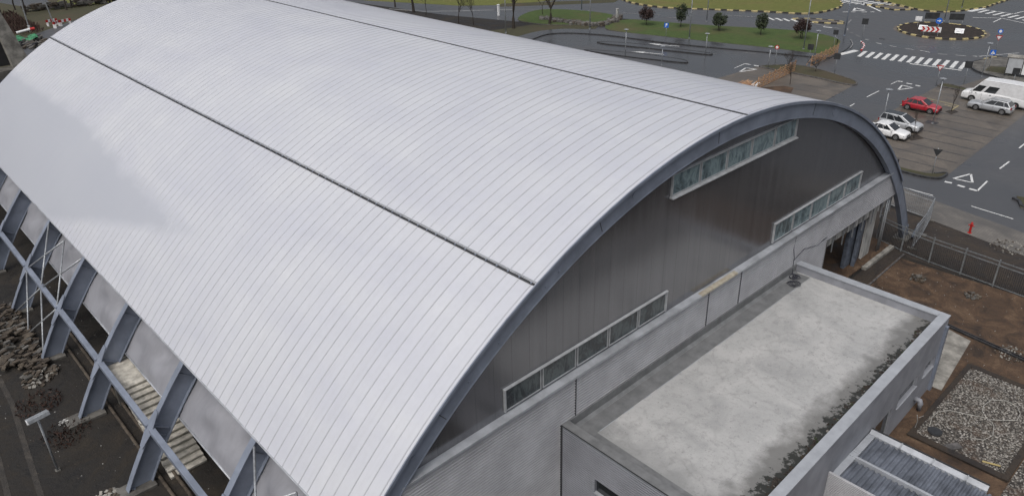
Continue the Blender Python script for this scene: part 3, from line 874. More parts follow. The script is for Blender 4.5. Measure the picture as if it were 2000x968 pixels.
# roof deck, upstands, copings
mb = MB().prism([(AX0 + 0.45, fy(AX0) + 0.42), (AX1 - 0.45, fy(AX1) + 0.42), (AX1 - 0.45, 0.085), (AX0 + 0.45, 0.085)], RZ_ - 0.2, RZ_)
mb.build('roof_deck', M['screed'], annex)
mb = MB().prism([(AX0 + 0.47, 0.0), (AX1 - 0.52, 0.0), (AX1 - 0.52, 0.09), (AX0 + 0.47, 0.09)], RZ_ + 0.002, AZ - 0.02)
mb.ext([(0.0, RZ_ + 0.004), (0.0, RZ_ + 0.10), (-0.16, RZ_ + 0.004)], 'x', AX0 + 0.5, AX1 - 0.55)
mb.build('bitumen_upstand', M['bitumen'], annex)
MB().prism([(AX0 + 0.262, fy(AX0) + 0.45), (AX0 + 0.47, fy(AX0) + 0.45), (AX0 + 0.47, 0.09), (AX0 + 0.262, 0.09)], RZ_ - 0.1, AZ).build('bitumen_upstand', M['bitumen'], annex)
MB().prism([(AX0 + 0.0, fy(AX0) + 0.0), (AX0 + 0.262, fy(AX0)), (AX0 + 0.262, 0.09), (AX0, 0.09)], AZ + 0.015, AZ + 0.03).build('roof_edge', M['bitumen'], annex)
slanted(AX0 + 0.3, AX1 - 0.46, 0.252, 0.42, RZ_ - 0.1, AZ - 0.062, 'parapet', M['render'])
MB().prism([(AX1 - 0.45, fy(AX1) + 0.43), (AX1 - 0.252, fy(AX1) + 0.43), (AX1 - 0.252, 0.06), (AX1 - 0.45, 0.06)], RZ_ - 0.1, AZ - 0.062).build('parapet', M['render'], annex)
slanted(AX0 + 0.27, AX1 + 0.03, -0.03, 0.47, AZ - 0.058, AZ, 'coping', M['coping'], bevel=0.008)
MB().prism([(AX1 - 0.50, fy(AX1) + 0.475), (AX1 + 0.03, fy(AX1) + 0.475), (AX1 + 0.03, 0.085), (AX1 - 0.50, 0.085)], AZ - 0.058, AZ - 0.001).build('coping', M['coping'], annex, bevel=0.008)
# downpipe at the corner and the elbowed duct low on the front wall
MB().box(8.72, 8.95, fy(9) - 0.16, fy(9) - 0.005, 0.0, 4.3).build('downpipe', M['steel'], annex)
MB().tube([(6.6, fy(6.6), 0.62), (6.6, fy(6.6) - 0.28, 0.60), (6.6, fy(6.6) - 0.34, 0.45), (6.6, fy(6.6) - 0.34, -0.05)], 0.15, 12).build('elbow_duct', M['render'], annex, smooth=True)
MB().tube([(10.0, -8.3, 0.0), (9.85, -8.35, 0.28), (9.6, -8.4, 0.36)], 0.07, 10).build('vent_pipe', M['white'], annex, smooth=True)

M['moss'] = mk('dark_green_moss', (0.030, 0.042, 0.020), 0.95, 0, 0.3, 6)
# moss and washed-up debris along the front parapet
mb = MB(); rnd = random.Random(5)
for i in range(760):
    x = rnd.uniform(-11, 8.4)
    q_ = math.sin(x * 2.1) + math.sin(x * 5.3 + 1) + 0.6 * math.sin(x * 11.7)
    if q_ < -0.3: continue
    d = rnd.gauss(0, 0.10 + 0.06 * max(0, q_)); y = fy(x) + 0.72 + d + 0.12 * math.sin(x * 3.7)
    s_ = rnd.uniform(0.02, 0.085) * (1.4 - min(1, abs(d) * 2)); h = s_ * rnd.uniform(0.3, 0.9)
    a = rnd.uniform(0, 3.1)
    pts = [(x + s_ * math.cos(a + k * 1.256) * rnd.uniform(0.7, 1.5), y + s_ * math.sin(a + k * 1.256) * rnd.uniform(0.5, 1.1)) for k in range(5)]
    mb.add([(q[0], q[1], RZ_ + 0.001) for q in pts] + [(x, y, RZ_ + h)], [(k, (k + 1) % 5, 5) for k in range(5)], rnd.choice([0, 0, 0, 0, 0, 0, 2, 2, 2, 1]) if rnd.random() < 0.5 else 0)
tag(mb.build('roof_moss', [M['soil_dark'], M['concrete'], M['moss']]), 'black moss and leaf litter gathered along the front parapet of the annex roof', 'moss', kind='stuff')

# black cables dropped in the corner of the annex roof
rnd = random.Random(3)
def coil(n, c, r, z, turns):
    pts = []
    for i in range(n):
        a = i / n * turns * 6.283
        rr = r * (0.55 + 0.45 * math.sin(i * 0.37)) ; pts.append((c[0] + rr * math.cos(a) * 1.1, c[1] + rr * math.sin(a), z + 0.03 + 0.10 * abs(math.sin(i * 0.7))))
    return pts
mb = MB()
mb.tube(coil(70, (7.0, -0.75), 0.42, RZ_, 3.7), 0.018, 5)
mb.tube(coil(50, (7.9, -0.35), 0.32, RZ_, 4.2), 0.022, 5)
mb.tube([(8.1, -0.1, RZ_ + .05), (8.2, 0.02, AZ - 0.1), (8.2, 0.03, AZ + 0.6), (8.0, 0.06, 6.1), (8.1, 0.06, 7.0)], 0.018, 5)
mb.tube([(8.2, 0.04, AZ + 0.4), (9.4, 0.05, 5.6), (11.2, 0.06, 5.15), (12.5, 0.06, 5.3)], 0.016, 5)
tag(mb.build('cable_bundle', M['cable'], smooth=True), 'tangled black cables coiled in the far corner of the annex roof', 'cables')

# ================================================================== LINK CANOPY at the annex door
can = thing('link_canopy', 'corrugated metal canopy with pale edge gutters against the annex wall', 'canopy', (0, 0, 0))
CZT = 2.62
def deck(x0, x1, y0, y1, z, name):
    mb = MB(); rows_ = []
    y = y1
    while y > y0:
        rows_ += [(y, z), (y - 0.09, z), (y - 0.12, z + 0.09), (y - 0.21, z + 0.09)]; y -= 0.26
    vs = []; fs = []
    for yy_, zz in rows_: vs += [(x0, yy_, zz), (x1, yy_, zz)]
    for i in range(len(rows_) - 1): fs.append((i * 2, i * 2 + 1, i * 2 + 3, i * 2 + 2))
    return mb.add(vs, fs).build(name, M['canopy_metal'], can)
M['canopy_metal'] = mk('wet_blue_grey_sheet', (0.13, 0.145, 0.175), 0.45, 0.1, 0.2, 0.8)
YF = fy(-2) - 0.02
deck(-2.2, -0.25, -16.5, YF, CZT - 0.25, 'deck')
deck(-4.35, -2.42, -16.5, YF, CZT - 0.25, 'deck')
MB().box(-2.38, -2.24, -16.6, YF, CZT - 0.3, CZT - 0.02).build('gutter', M['coping'], can, bevel=0.01)
mb = MB().ext([(-0.24, CZT - 0.35), (-0.24, CZT - 0.12), (0.02, CZT + 0.0), (0.02, CZT - 0.35)], 'y', -14.2, YF)
mb.build('edge_panel', M['steel_light'], can)
for k in range(1, 4):
    mb = MB(); mb.ext([(-0.27, CZT - 0.12 - 0.0), (-0.27, CZT - 0.05), (0.02, CZT + 0.05), (0.02, CZT + 0.0)], 'y', YF - k * 1.45 - 0.03, YF - k * 1.45 + 0.03)
    mb.build('clamp', M['galv'], can)
MB().box(0.025, 0.08, -14.2, YF, CZT - 0.4, CZT + 0.05).build('edge_rail', M['black_metal'], can)
slab = MB().box(-4.4, -2.0, YF - 0.32, YF, CZT - 0.2, CZT - 0.07); slab.build('wall_flashing', M['coping'], can)
MB().box(-1.95, -0.3, YF - 0.32, YF, CZT - 0.2, CZT - 0.09).build('wall_flashing', M['coping'], can)
rows2 = []
z = 0.1
while z < 2.9:
    rows2 += [(z, -4.52), (z + 0.045, -4.52), (z + 0.06, -4.49), (z + 0.08, -4.49)]; z += 0.09
mb = MB(); vs = []; fs = []
for z, x in rows2: vs += [(x, -16.6, z), (x, YF - 0.02, z)]
for i in range(len(rows2) - 1): fs.append((i * 2, i * 2 + 1, i * 2 + 3, i * 2 + 2))
mb.add(vs, fs).box(-4.45, -4.38, -16.6, YF - 0.02, 0, 2.93)
mb.build('side_wall', M['panel_wall'], can)
for y in (-11.2, -14.0):
    MB().box(-0.15, -0.05, y - 0.05, y + 0.05, 0, CZT - 0.36).build('post', M['galv'], can)

# ================================================================== concrete stair beside the ribs
st = thing('concrete_staircase', 'concrete staircase with a square landing beside the blue-grey ribs', 'staircase', (-24.4, 15.0, 0))
mb = MB()
for i in range(16):
    y0 = 0.37 * i; zt = 0.163 * (i + 1)
    mb.box(-0.95, 0.93, y0 - 0.05, y0 + 0.37, zt - 0.07, zt)
    mb.box(-0.95, 0.93, y0 + 0.0, y0 + 0.372, max(0, zt - 0.26), zt - 0.071)
mb.build('flight', M['stair'], st)
MB().box(-0.97, 0.95, 5.93, 8.6, 2.33, 2.62).build('landing', M['stair'], st, bevel=0.02)
MB().box(-0.8, 0.8, 7.9, 8.3, 0, 2.32).build('support_wall', M['concrete_dark'], st)

# ================================================================== GROUND AND ROADS
gm = MB()
gm.poly([(-400, -300), (600, -300), (600, 700), (-400, 700)], 0.0)
struct(gm, 'ground', M['soil'])
ZA, ZP, ZM = 0.010, 0.020, 0.030
def sheet(name, pts, z, mat): return struct(MB().poly(pts, z), name, mat)
def raised(name, pts, z0, z1, mat, side=None):
    return struct(MB().prism(pts, z0, z1, 0, 1), name, [mat, side or M['kerb']])
# far country: rough grass all round beyond the streets
sheet('far_verge', [(-400, 100), (45, 100), (45, 700), (-400, 700)], 0.005, M['verge'])
sheet('asphalt_road', [(30.0, -60), (33.6, -8.2), (34.0, -6.32), (35.6, 1.3), (36.0, 10), (30, 30), (30, 62), (56, 72), (66, 80), (60, 100), (56, 128), (40, 160), (330, 160), (330, -60)], ZA, M['asphalt'])
sheet('footpath', [(29.0, -11.5), (29.84, -7.53), (31.34, -0.48), (32.4, 5.0), (36.6, 5.0), (35.6, 1.3), (34.0, -6.32), (33.2, -11.5)], ZP, M['footpath'])
sheet('soil_yard', [(9.3, 0.0), (23.2, -0.2), (23.7, -16), (9.3, -16)], 0.004, M['soil_brown'])
sheet('soil_strip', [(23.7, 6), (31.6, 6), (31.3, -0.5), (29.8, -7.6), (28.5, -14), (23.7, -16)], 0.004, M['soil_dark'])
sheet('soil_yard_front', [(-12, -16), (9.3, -16), (9.3, -8.5), (-12, -8.5)], 0.004, M['soil_brown'])
sheet('worn_patch', [(17.68, -10.07), (19.17, -10.35), (16.94, -11.29), (15.57, -11.42)], 0.012, M['soil_brown'])
# concrete apron at the annex corner, gutters and kerb lines in the yard
sheet('concrete_apron', [(15.9, -7.3), (15.5, -8.75), (9.2, -9.35), (9.2, -8.6), (9.5, -7.4)], 0.018, M['concrete'])
sheet('drain_channel', [(9.2, -0.1), (24.2, 0.0), (24.2, -1.0), (9.2, -1.35)], 0.014, M['soil_dark'])
tag(MB().beam((9.3, -1.5, 0.03), (24.0, -1.15, 0.03), 0.12, 0.1).build('drain_edge', M['kerb']), 'thin concrete edging beside the drain below the open bay', 'edging')
tag(MB().beam((16.3, -5.8, 0.06), (15.2, -13.6, 0.06), 0.10, 0.14).beam((16.55, -5.8, 0.05), (15.45, -13.6, 0.05), 0.08, 0.12).build('garden_edging', M['kerb_dark']), 'dark double edging line crossing the brown yard soil', 'edging')
# gravel bed with dark frame
sheet('gravel', [(4.5, -14.0), (12.6, -14.0), (12.6, -9.75), (4.5, -9.75)], 0.03, M['gravel'])
sheet('gravel', [(-6, -24), (11.5, -24), (11.5, -14.35), (-6, -14.35)], 0.022, M['gravel'])
fr = MB().box(4.1, 12.85, -14.3, -14.0, 0, 0.16).box(4.1, 12.85, -9.75, -9.5, 0, 0.10).box(4.1, 4.5, -14.0, -9.75, 0, 0.12).box(12.6, 12.95, -14.0, -9.75, 0, 0.06)
tag(fr.build('gravel_bed_frame', M['soil_dark']), 'dark boarding framing the grey gravel bed', 'bed frame')
rnd = random.Random(11)
mb = MB()
def pebble(mb, x, y, z, s_, mi=0):
    a = rnd.uniform(0, 3.1); k = rnd.uniform(0.6, 1)
    ca, sa = math.cos(a) * s_, math.sin(a) * s_
    mb.add([(x + ca, y + sa, z), (x - sa * k, y + ca * k, z), (x - ca, y - sa, z), (x + sa * k, y - ca * k, z), (x, y, z + s_ * 0.6)], [(0, 1, 4), (1, 2, 4), (2, 3, 4), (3, 0, 4)], mi)
for i in range(5200):
    x, y = rnd.uniform(4.6, 12.5), rnd.uniform(-13.9, -9.85)
    if (x - 5.2) ** 2 + (y + 11.6) ** 2 < 1.6 and rnd.random() < 0.85: continue
    pebble(mb, x, y, 0.03, rnd.uniform(0.015, 0.035) * (1 if rnd.random() < .85 else 2.0), rnd.choice([0, 0, 1, 2, 2]))
tag(mb.build('gravel_stones', [M['concrete'], M['concrete'], M['rubble']]), 'loose grey and white pebbles filling the framed gravel bed', 'gravel', kind='stuff')
tag(MB().cyl((5.35, -10.45, 0.02), 0.36, 0.09, 24).cyl((5.35, -10.45, 0.11), 0.30, 0.02, 24).build('manhole_cover', M['black_metal']), 'round dark drain cover at the corner of the gravel bed', 'manhole')
hp = [(5.64, -10.07), (6.4, -9.9), (7.09, -9.95), (7.66, -10.37), (8.0, -11.2), (8.36, -11.95), (8.2, -12.3), (7.9, -12.47), (7.14, -12.67), (6.43, -12.46), (6.11, -11.9)]
hp2 = [(8.36, -11.95), (8.8, -11.6), (9.34, -11.5), (10.16, -11.62), (10.65, -12.24), (10.5, -12.8), (10.01, -13.11), (9.28, -13.16), (8.7, -12.6), (8.3, -12.1)]
mb = MB().tube([(x, y, 0.09) for x, y in hp], 0.02, 6).tube([(x, y, 0.11) for x, y in hp2], 0.02, 6)
tag(mb.build('garden_hose', M['hose'], smooth=True), 'pale hose looped loosely over the gravel bed', 'hose')
tag(MB().beam((4.75, -12.95, 0.08), (5.0, -13.7, 0.1), 0.09, 0.04).build('timber_offcut', mk('pale_timber', (0.45, 0.36, 0.16), 0.7)), 'short pale timber batten lying at the edge of the gravel bed', 'batten')
tag(MB().beam((4.3, -11.2, 0.06), (5.2, -11.75, 0.06), 0.42, 0.06).build('paving_slab', M['kerb']), 'grey paving slab lying in the gravel bed by the canopy', 'slab')
tag(MB().tube([(4.9, -9.6, 0), (4.95, -9.62, 0.5), (4.85, -9.55, 0.95)], 0.02, 6).tube([(4.95, -9.62, 0.75), (5.1, -9.8, 0.9)], 0.015, 5).build('marker_stake', M['plaster']), 'thin pale stake standing beside the canopy edge', 'stake')
# rubble heap and puddled mortar in the yard
def heap(name, c, r, n, label, seed, mats, cat='rubble', flat=0.35, size=(0.06, 0.2)):
    rn = random.Random(seed); mb = MB()
    for i in range(n):
        a = rn.uniform(0, 6.28); d = r * math.sqrt(rn.random()); x, y = c[0] + d * math.cos(a), c[1] + d * math.sin(a) * 1.0
        s_ = rn.uniform(*size); z = flat * r * (1 - d / r) * rn.random() + s_ * 0.3
        ax = Vector((rn.uniform(-1, 1), rn.uniform(-1, 1), rn.uniform(-.4, .4))).normalized()
        ay = ax.cross(Vector((rn.uniform(-.3, .3), rn.uniform(-.3, .3), 1))).normalized(); az = ax.cross(ay)
        mb.obox((x, y, z), ax * s_ * 0.6, ay * s_ * rn.uniform(.3, .6), az * s_ * rn.uniform(.15, .4), rn.randrange(len(mats)))
    return tag(mb.build(name, mats), label, cat, kind='stuff')
heap('rubble_heap', (21.0, -3.35), 0.55, 60, 'small heap of grey rubble below the palisade fence', 2, [M['rubble'], M['concrete_dark']])
heap('rubble_heap', (21.18, -6.87), 0.5, 50, 'lone clump of dark stones in the middle of the brown yard', 4, [M['concrete_dark'], M['rubble']])
heap('white_chippings', (15.82, -10.93), 0.9, 120, 'scattered white chippings beside the dark edging line', 6, [M['concrete'], M['rubble']], 'chippings', 0.05, (0.04, 0.1))
heap('white_chippings', (30.66, -6.25), 1.3, 110, 'pale stone chippings spilled along the footpath edge', 8, [M['concrete'], M['concrete'], M['rubble']], 'chippings', 0.03, (0.04, 0.11))
rn = random.Random(21); mb = MB()
for i in range(900):                          # scattered small stones and litter on the yard
    x, y = rn.uniform(9.6, 31), rn.uniform(-14, -0.6)
    pebble(mb, x, y, 0.006, rn.uniform(0.012, 0.04), rn.choice([0, 1, 1]))
for i in range(900):
    x, y = rn.uniform(-33, -21), rn.uniform(3, 45)
    pebble(mb, x, y, 0.004, rn.uniform(0.012, 0.05), rn.choice([0, 1, 1]))
tag(mb.build('scattered_stones', [M['plaster'], M['rubble']]), 'small stones and scraps scattered over the bare soil', 'stones', kind='stuff')

# ------------------------------------------------------------------ left of the hall: bare ground, paver stacks, pipes, lamp
tr = MB()
cx = [(-29.7, 31.0), (-29.75, 27.5), (-30.1, 23.5), (-30.35, 20.5), (-30.6, 17.5), (-30.9, 14)]
for off in (0.0, -1.3):
    for (x0, y0), (x1, y1) in zip(cx[:-1], cx[1:]):
        tr.add([(x0 + off - 0.14, y0, 0.012), (x0 + off + 0.14, y0, 0.012), (x1 + off + 0.14, y1, 0.012), (x1 + off - 0.14, y1, 0.012)], [(0, 1, 2, 3)])
struct(tr, 'wheel_ruts', M['track'])
rn = random.Random(31); mb = MB()
for i in range(330):
    x = rn.uniform(-29.6, -26.9); y = rn.uniform(29.0, 40.0)
    if y < 31.5 and x < -28.6: continue
    z = 0.55 * max(0, 1 - ((x + 28.2) / 1.6) ** 2) * rn.random() + 0.06
    a = rn.gauss(0.2, 0.5)
    L = rn.uniform(0.12, 0.30)
    t_ = rn.gauss(0, 0.18)
    mb.obox((x, y, z), (math.cos(a) * L, math.sin(a) * L, L * t_), (-math.sin(a) * L * .55, math.cos(a) * L * .55, 0), (-0.04 * t_, 0, 0.045), rn.choice([0, 0, 1, 2]))
tag(mb.build('paver_heap', [M['rubble'], M['concrete_dark'], M['rubble']]), 'heap of broken paving slabs piled beside the feet of the blue-grey ribs', 'paver heap', kind='stuff')
heap('rubble_heap', (-27.9, 29.3), 1.0, 130, 'stony heap at the foot of a rib next to the paving slabs', 14, [M['rubble'], M['concrete']], flat=0.3)
heap('rubble_heap', (-28.2, 15.9), 0.7, 90, 'pile of stones at the rib foot near the bottom edge of the photo', 15, [M['concrete'], M['rubble']], flat=0.4)
heap('rubble_heap', (-28.0, 23.7), 0.35, 14, 'two or three pale stones beside a rib foot', 16, [M['plaster']], flat=0.3, size=(0.1, 0.18))
# dead brown weeds
rn = random.Random(41)
def weeds(c, r, n, label):
    mb = MB()
    for i in range(n):
        a = rn.uniform(0, 6.28); d = r * math.sqrt(rn.random()); x, y = c[0] + d * math.cos(a), c[1] + d * math.sin(a)
        h = rn.uniform(0.05, 0.30); b_ = rn.uniform(0, 6.28)
        s_ = 0.05
        mb.add([(x, y, 0), (x + rn.uniform(-.2, .2), y + rn.uniform(-.2, .2), h), (x + s_ * math.cos(b_), y + s_ * math.sin(b_), h * 0.6)], [(0, 1, 2)])
    tag(mb.build('dead_weeds', M['leaf_brown']), label, 'weeds', kind='stuff')
weeds((-28.6, 26.6), 1.3, 240, 'patch of withered reddish weeds behind the floodlight')
weeds((-28.2, 22.6), 1.3, 240, 'withered reddish weeds right of the floodlight post')
for i, (x, lab) in enumerate(((-25.75, 'long weathered pipe lying nearest the rib feet'), (-25.1, 'second long pipe lying closer to the staircase'))):
    p_ = MB().tube([(x, 5 + 8 * i, 0.14), (x + 0.05, 34, 0.14)], 0.09, 10).build('ground_pipe', M['rubble'], smooth=True)
    tag(p_, lab, 'pipe', 'pipes laid under the ribs')
# floodlight on a leaning post
fl = thing('floodlight_post', 'floodlight with a long box head on a thin post in the bare ground', 'floodlight', (-29.37, 19.86, 0))
MB().tube([(0, 0, 0), (0.0, -0.25, 3.62)], 0.055, 10).build('post', M['galv'], fl, smooth=True)
MB().obox((0.03, -0.40, 3.78), (0.50, 0.07, 0.0), (-0.03, 0.20, -0.05), (0, 0.03, 0.10)).build('lamp_head', M['galv'], fl, bevel=0.02)
MB().obox((-0.47, -0.47, 3.78), (0.03, 0.0, 0.0), (0, 0.16, -0.04), (0, 0.03, 0.085)).build('lamp_glass', M['white'], fl)
MB().box(-0.12, 0.12, -0.12, 0.12, -0.02, 0.06).build('foot', M['concrete_dark'], fl)
tag(MB().tube([(-29.9, 34.2, .1), (-29.5, 33.6, .25), (-29.0, 33.0, .12), (-28.8, 32.0, .05)], 0.03, 6).build('white_pipe', M['white'], smooth=True), 'thin white pipe bent over the paving heap', 'pipe')

# ------------------------------------------------------------------ markings
mk_ = MB(); mf = MB()
def line(p0, p1, w, mb=None, z=ZM):
    mb = mb or mk_
    a, b_ = Vector(p0), Vector(p1); d = (b_ - a).normalized(); s_ = Vector((-d.y, d.x)) * w / 2
    mb.add([(*(a + s_), z), (*(a - s_), z), (*(b_ - s_), z), (*(b_ + s_), z)], [(0, 1, 2, 3)])
def pline(pts, w, mb=None, z=ZM):
    for a, b_ in zip(pts[:-1], pts[1:]): line(a, b_, w, mb, z)
def tri_mark(a, b_, c, w):
    for p, q in ((a, b_), (b_, c), (c, a)): line(p, q, w)
line((36.55, 3.84), (36.54, 1.55), 0.13); line((36.45, -1.61), (36.14, -4.91), 0.14)
line((47.00, -0.47), (49.57, -0.51), 0.15); line((54.08, -0.01), (56.71, 0.02), 0.15)
tri_mark((41.68, 1.71), (43.89, 0.98), (41.83, 0.14), 0.20)
for a, b_ in (((40.40, 2.00), (40.47, 1.40)), ((40.33, 0.87), (40.28, 0.25)), ((40.19, -0.16), (40.20, -0.83))): line(a, b_, 0.34)
line((40.20, -0.83), (43.10, -0.68), 0.15)
tri_mark((66.42, 17.12), (68.77, 17.59), (68.50, 16.16), 0.20)
line((68.31, 18.81), (70.24, 18.79), 0.12)
for a, b_ in (((70.24, 18.79), (70.43, 18.22)), ((70.02, 17.60), (70.02, 16.89)), ((69.85, 16.38), (69.76, 15.78))): line(a, b_, 0.34)
line((60.98, 18.58), (64.47, 18.62), 0.14); line((56.15, 18.39), (57.46, 18.45), 0.14)
tri_mark((60.91, 36.21), (63.37, 36.70), (63.62, 35.17), 0.22)
line((62.07, 37.76), (65.21, 38.01), 0.14)
for a, b_ in (((65.21, 38.01), (65.23, 37.12)), ((65.27, 36.65), (65.24, 35.83)), ((65.03, 35.23), (65.34, 34.46))): line(a, b_, 0.3)
# zebra in front of the roundabout: 13 bars
for i in range(13):
    t = i / 12
    ax = 82.95 + (85.6 - 82.95) * t; ay = 28.75 + (15.9 - 28.75) * t
    bx = 79.25 + (81.5 - 79.25) * t; by = 28.1 + (15.2 - 28.1) * t
    line((ax, ay), (bx, by), 0.52)
line((79.93, 21.18), (80.85, 14.79), 0.36)
# dashes round the ring
for a, b_ in (((89.13, 29.99), (88.69, 28.93)), ((88.45, 27.67), (88.48, 26.61)), ((88.34, 25.28), (88.16, 24.01)), ((88.50, 23.13), (88.10, 21.67)), ((87.92, 20.47), (88.45, 19.40)), ((88.87, 18.44), (89.18, 17.18)), ((89.81, 16.45), (90.32, 15.41)), ((90.41, 32.26), (90.09, 31.54))): line(a, b_, 0.14)
for a, b_ in (((96.05, 37.85), (94.63, 37.09)), ((93.40, 36.15), (93.00, 35.45)), ((92.25, 34.59), (91.27, 33.47)), ((108.03, 40.88), (108.91, 40.55)), ((106.03, 41.16), (106.73, 41.02)), ((99.92, 39.62), (103.10, 40.51))): line(a, b_, 0.2, mf)
for a, b_ in (((108.55, 44.72), (109.11, 44.03)), ((109.45, 43.61), (109.95, 43.00)), ((110.56, 42.24), (111.18, 41.49)), ((111.56, 41.01), (112.06, 40.40))): line(a, b_, 0.32)
for p, q in (((110.62, 43.70), (113.61, 44.72)), ((113.61, 44.72), (112.37, 42.32)), ((112.37, 42.32), (110.62, 43.70))): line(p, q, 0.4)
# far crossings
for i in range(9):
    t = i / 8
    line((117.0 + 0.2 * t, 51.5 - 10.0 * t), (121.8 + 0.2 * t, 50.0 - 10.0 * t), 0.55)
pline([(119.19, 46.04), (113.13, 39.85)], 0.4)
line((122.62, 26.70), (126.09, 26.17), 0.5)
line((122.17, 25.35), (125.61, 24.80), 0.5)
line((121.73, 24.02), (125.13, 23.46), 0.5)
line((121.29, 22.71), (124.67, 22.14), 0.5)
line((120.87, 21.42), (124.21, 20.85), 0.5)
line((120.45, 20.16), (123.75, 19.57), 0.5)
line((120.03, 18.92), (123.31, 18.32), 0.5)
line((119.63, 17.69), (122.87, 17.08), 0.5)
pline([(125.82, 25.75), (124.86, 21.76), (130.33, 20.95)], 0.2); pline([(117.44, 25.86), (119.87, 22.22), (117.60, 17.68)], 0.2); pline([(115.59, 22.05), (119.97, 22.10)], 0.2)
line((122.60, 28.21), (127.08, 27.26), 1.0); line((78.68, 30.67), (82.59, 29.98), 0.9)
line((83.33, 13.98), (83.66, 13.20), 1.6)
line((89.73, 16.08), (95.76, 12.34), 0.14)
# main street lines
pline([(82.69, 74.91), (85.63, 68.25)], 0.2, mf); line((84.33, 66.12), (86.55, 62.70), 0.2, mf); line((92.03, 60.43), (95.01, 53.86), 0.25, mf)
line((95.74, 52.26), (94.44, 50.30), 0.5)
line((96.18, 51.01), (94.88, 49.08), 0.5)
line((96.62, 49.77), (95.32, 47.87), 0.5)
line((97.05, 48.54), (95.75, 46.66), 0.5)
line((97.48, 47.32), (96.18, 45.47), 0.5)
line((97.91, 46.10), (96.61, 44.28), 0.5)
pline([(69.07, 96.47), (77.91, 85.57), (83.07, 75.23)], 0.18, mf)
pline([(56.68, 113.44), (59.68, 105.55), (64.53, 100.41), (72.17, 93.48)], 0.18)
line((96.00, 43.69), (94.90, 38.61), 0.3, mf); line((94.70, 41.36), (94.85, 39.91), 0.4)
pline([(63.35, 53.83), (67.44, 44.13)], 0.12, mf); line((70.69, 41.83), (71.23, 39.76), 0.14, mf)
# lane arrows in the drop-off
def arrow(a, b_, c, w):
    a, b_, c = Vector(a), Vector(b_), Vector(c)
    d = (c - a).normalized(); s_ = Vector((-d.y, d.x))
    mk_.add([(*a, ZM), (*(b_ + s_ * w), ZM), (*(b_ - s_ * w), ZM)], [(0, 1, 2)]); line(b_, c, w * 0.55)
arrow((66.33, 56.15), (66.74, 54.06), (67.86, 51.17), 0.42)
arrow((60.39, 54.74), (61.19, 52.82), (62.07, 49.86), 0.42)
struct(mk_, 'road_markings', M['marking']); struct(mf, 'worn_road_markings', M['marking_faint'])
yb = MB()
for p, q in ((((60.37, 14.34)), (65.27, 13.83)), ((65.27, 13.83), (64.58, 9.40)), ((64.58, 9.40), (62.27, 9.35)), ((63.95, 10.69), (63.75, 9.44))): line(p, q, 0.13, yb, 0.034)
struct(yb, 'parking_bay_markings', mk('worn_yellow_line', (0.42, 0.36, 0.19), 0.6, 0, 0.2, 3))

# paved car parks
sheet('paved_car_park', [(40.0, 14.1), (40.0, 4.0), (40.6, 2.6), (42.4, 2.4), (67.5, 3.0), (90, 3.2), (90, 9), (72.3, 12.5), (71.6, 14.2)], ZP, M['pavers'])
sheet('paved_car_park', [(50, 21.2), (64.3, 22.0), (65.2, 26.5), (65.0, 31.5), (64.9, 36.0), (50, 37.0)], ZP, M['pavers'])
bl = MB()
for i in range(9):                                 # bay divisions set into the paving
    x = 43.5 + i * 2.45
    line((x, 10.6), (x - 0.1, 2.9), 0.15, bl, 0.026)
for i in range(5):
    x = 51.0 + i * 2.5
    line((x, 21.4), (x, 27.0), 0.09, bl, 0.026)
struct(bl, 'bay_divisions', M['kerb_dark'])
wp = MB()
for q in ((44.5, 5.6, 2.6, 0.16), (50.5, 4.4, 3.2, 0.22), (47.0, 8.0, 2.0, 0.14)):
    x, y, L, w = q; line((x - L, y + .3), (x + L, y), w, wp, 0.024)

def kerb_run(name, pts, w=0.16, h=0.13, mats=None, step=None, closed=False, label=None):
    """kerb stones laid along a line; striped when step is given"""
    P_ = [Vector(p) for p in pts]
    if closed: P_.append(P_[0])
    if step:                                       # resample
        out = [P_[0]]; acc = 0
        for a, b_ in zip(P_[:-1], P_[1:]):
            L = (b_ - a).length; t = step - acc
            while t <= L: out.append(a + (b_ - a) * t / L); t += step
            acc = L - (t - step)
        P_ = out + ([P_[0]] if closed else [])
    mb = MB()
    for i, (a, b_) in enumerate(zip(P_[:-1], P_[1:])):
        if (b_ - a).length < 1e-3: continue
        mb.beam((a.x, a.y, h / 2), (b_.x, b_.y, h / 2), w, h, mi=(i % 2) if step else 0)
    return struct(mb, name, mats or [M['kerb']])
STR = [M['brass'], M['black_kerb']]
def spl(pts, n=8, closed=False):
    """Catmull-Rom through points"""
    P_ = [Vector(p) for p in pts]; out = []
    m_ = len(P_)
    for i in range(m_ if closed else m_ - 1):
        p0 = P_[(i - 1) % m_] if closed or i > 0 else P_[0]; p1 = P_[i]; p2 = P_[(i + 1) % m_]
        p3 = P_[(i + 2) % m_] if closed or i + 2 < m_ else P_[-1]
        for k in range(n):
            t = k / n
            q = 0.5 * ((2 * p1) + (p2 - p0) * t + (2 * p0 - 5 * p1 + 4 * p2 - p3) * t * t + (3 * p1 - p0 - 3 * p2 + p3) * t ** 3)
            out.append((q.x, q.y))
    if not closed: out.append((P_[-1].x, P_[-1].y))
    return out
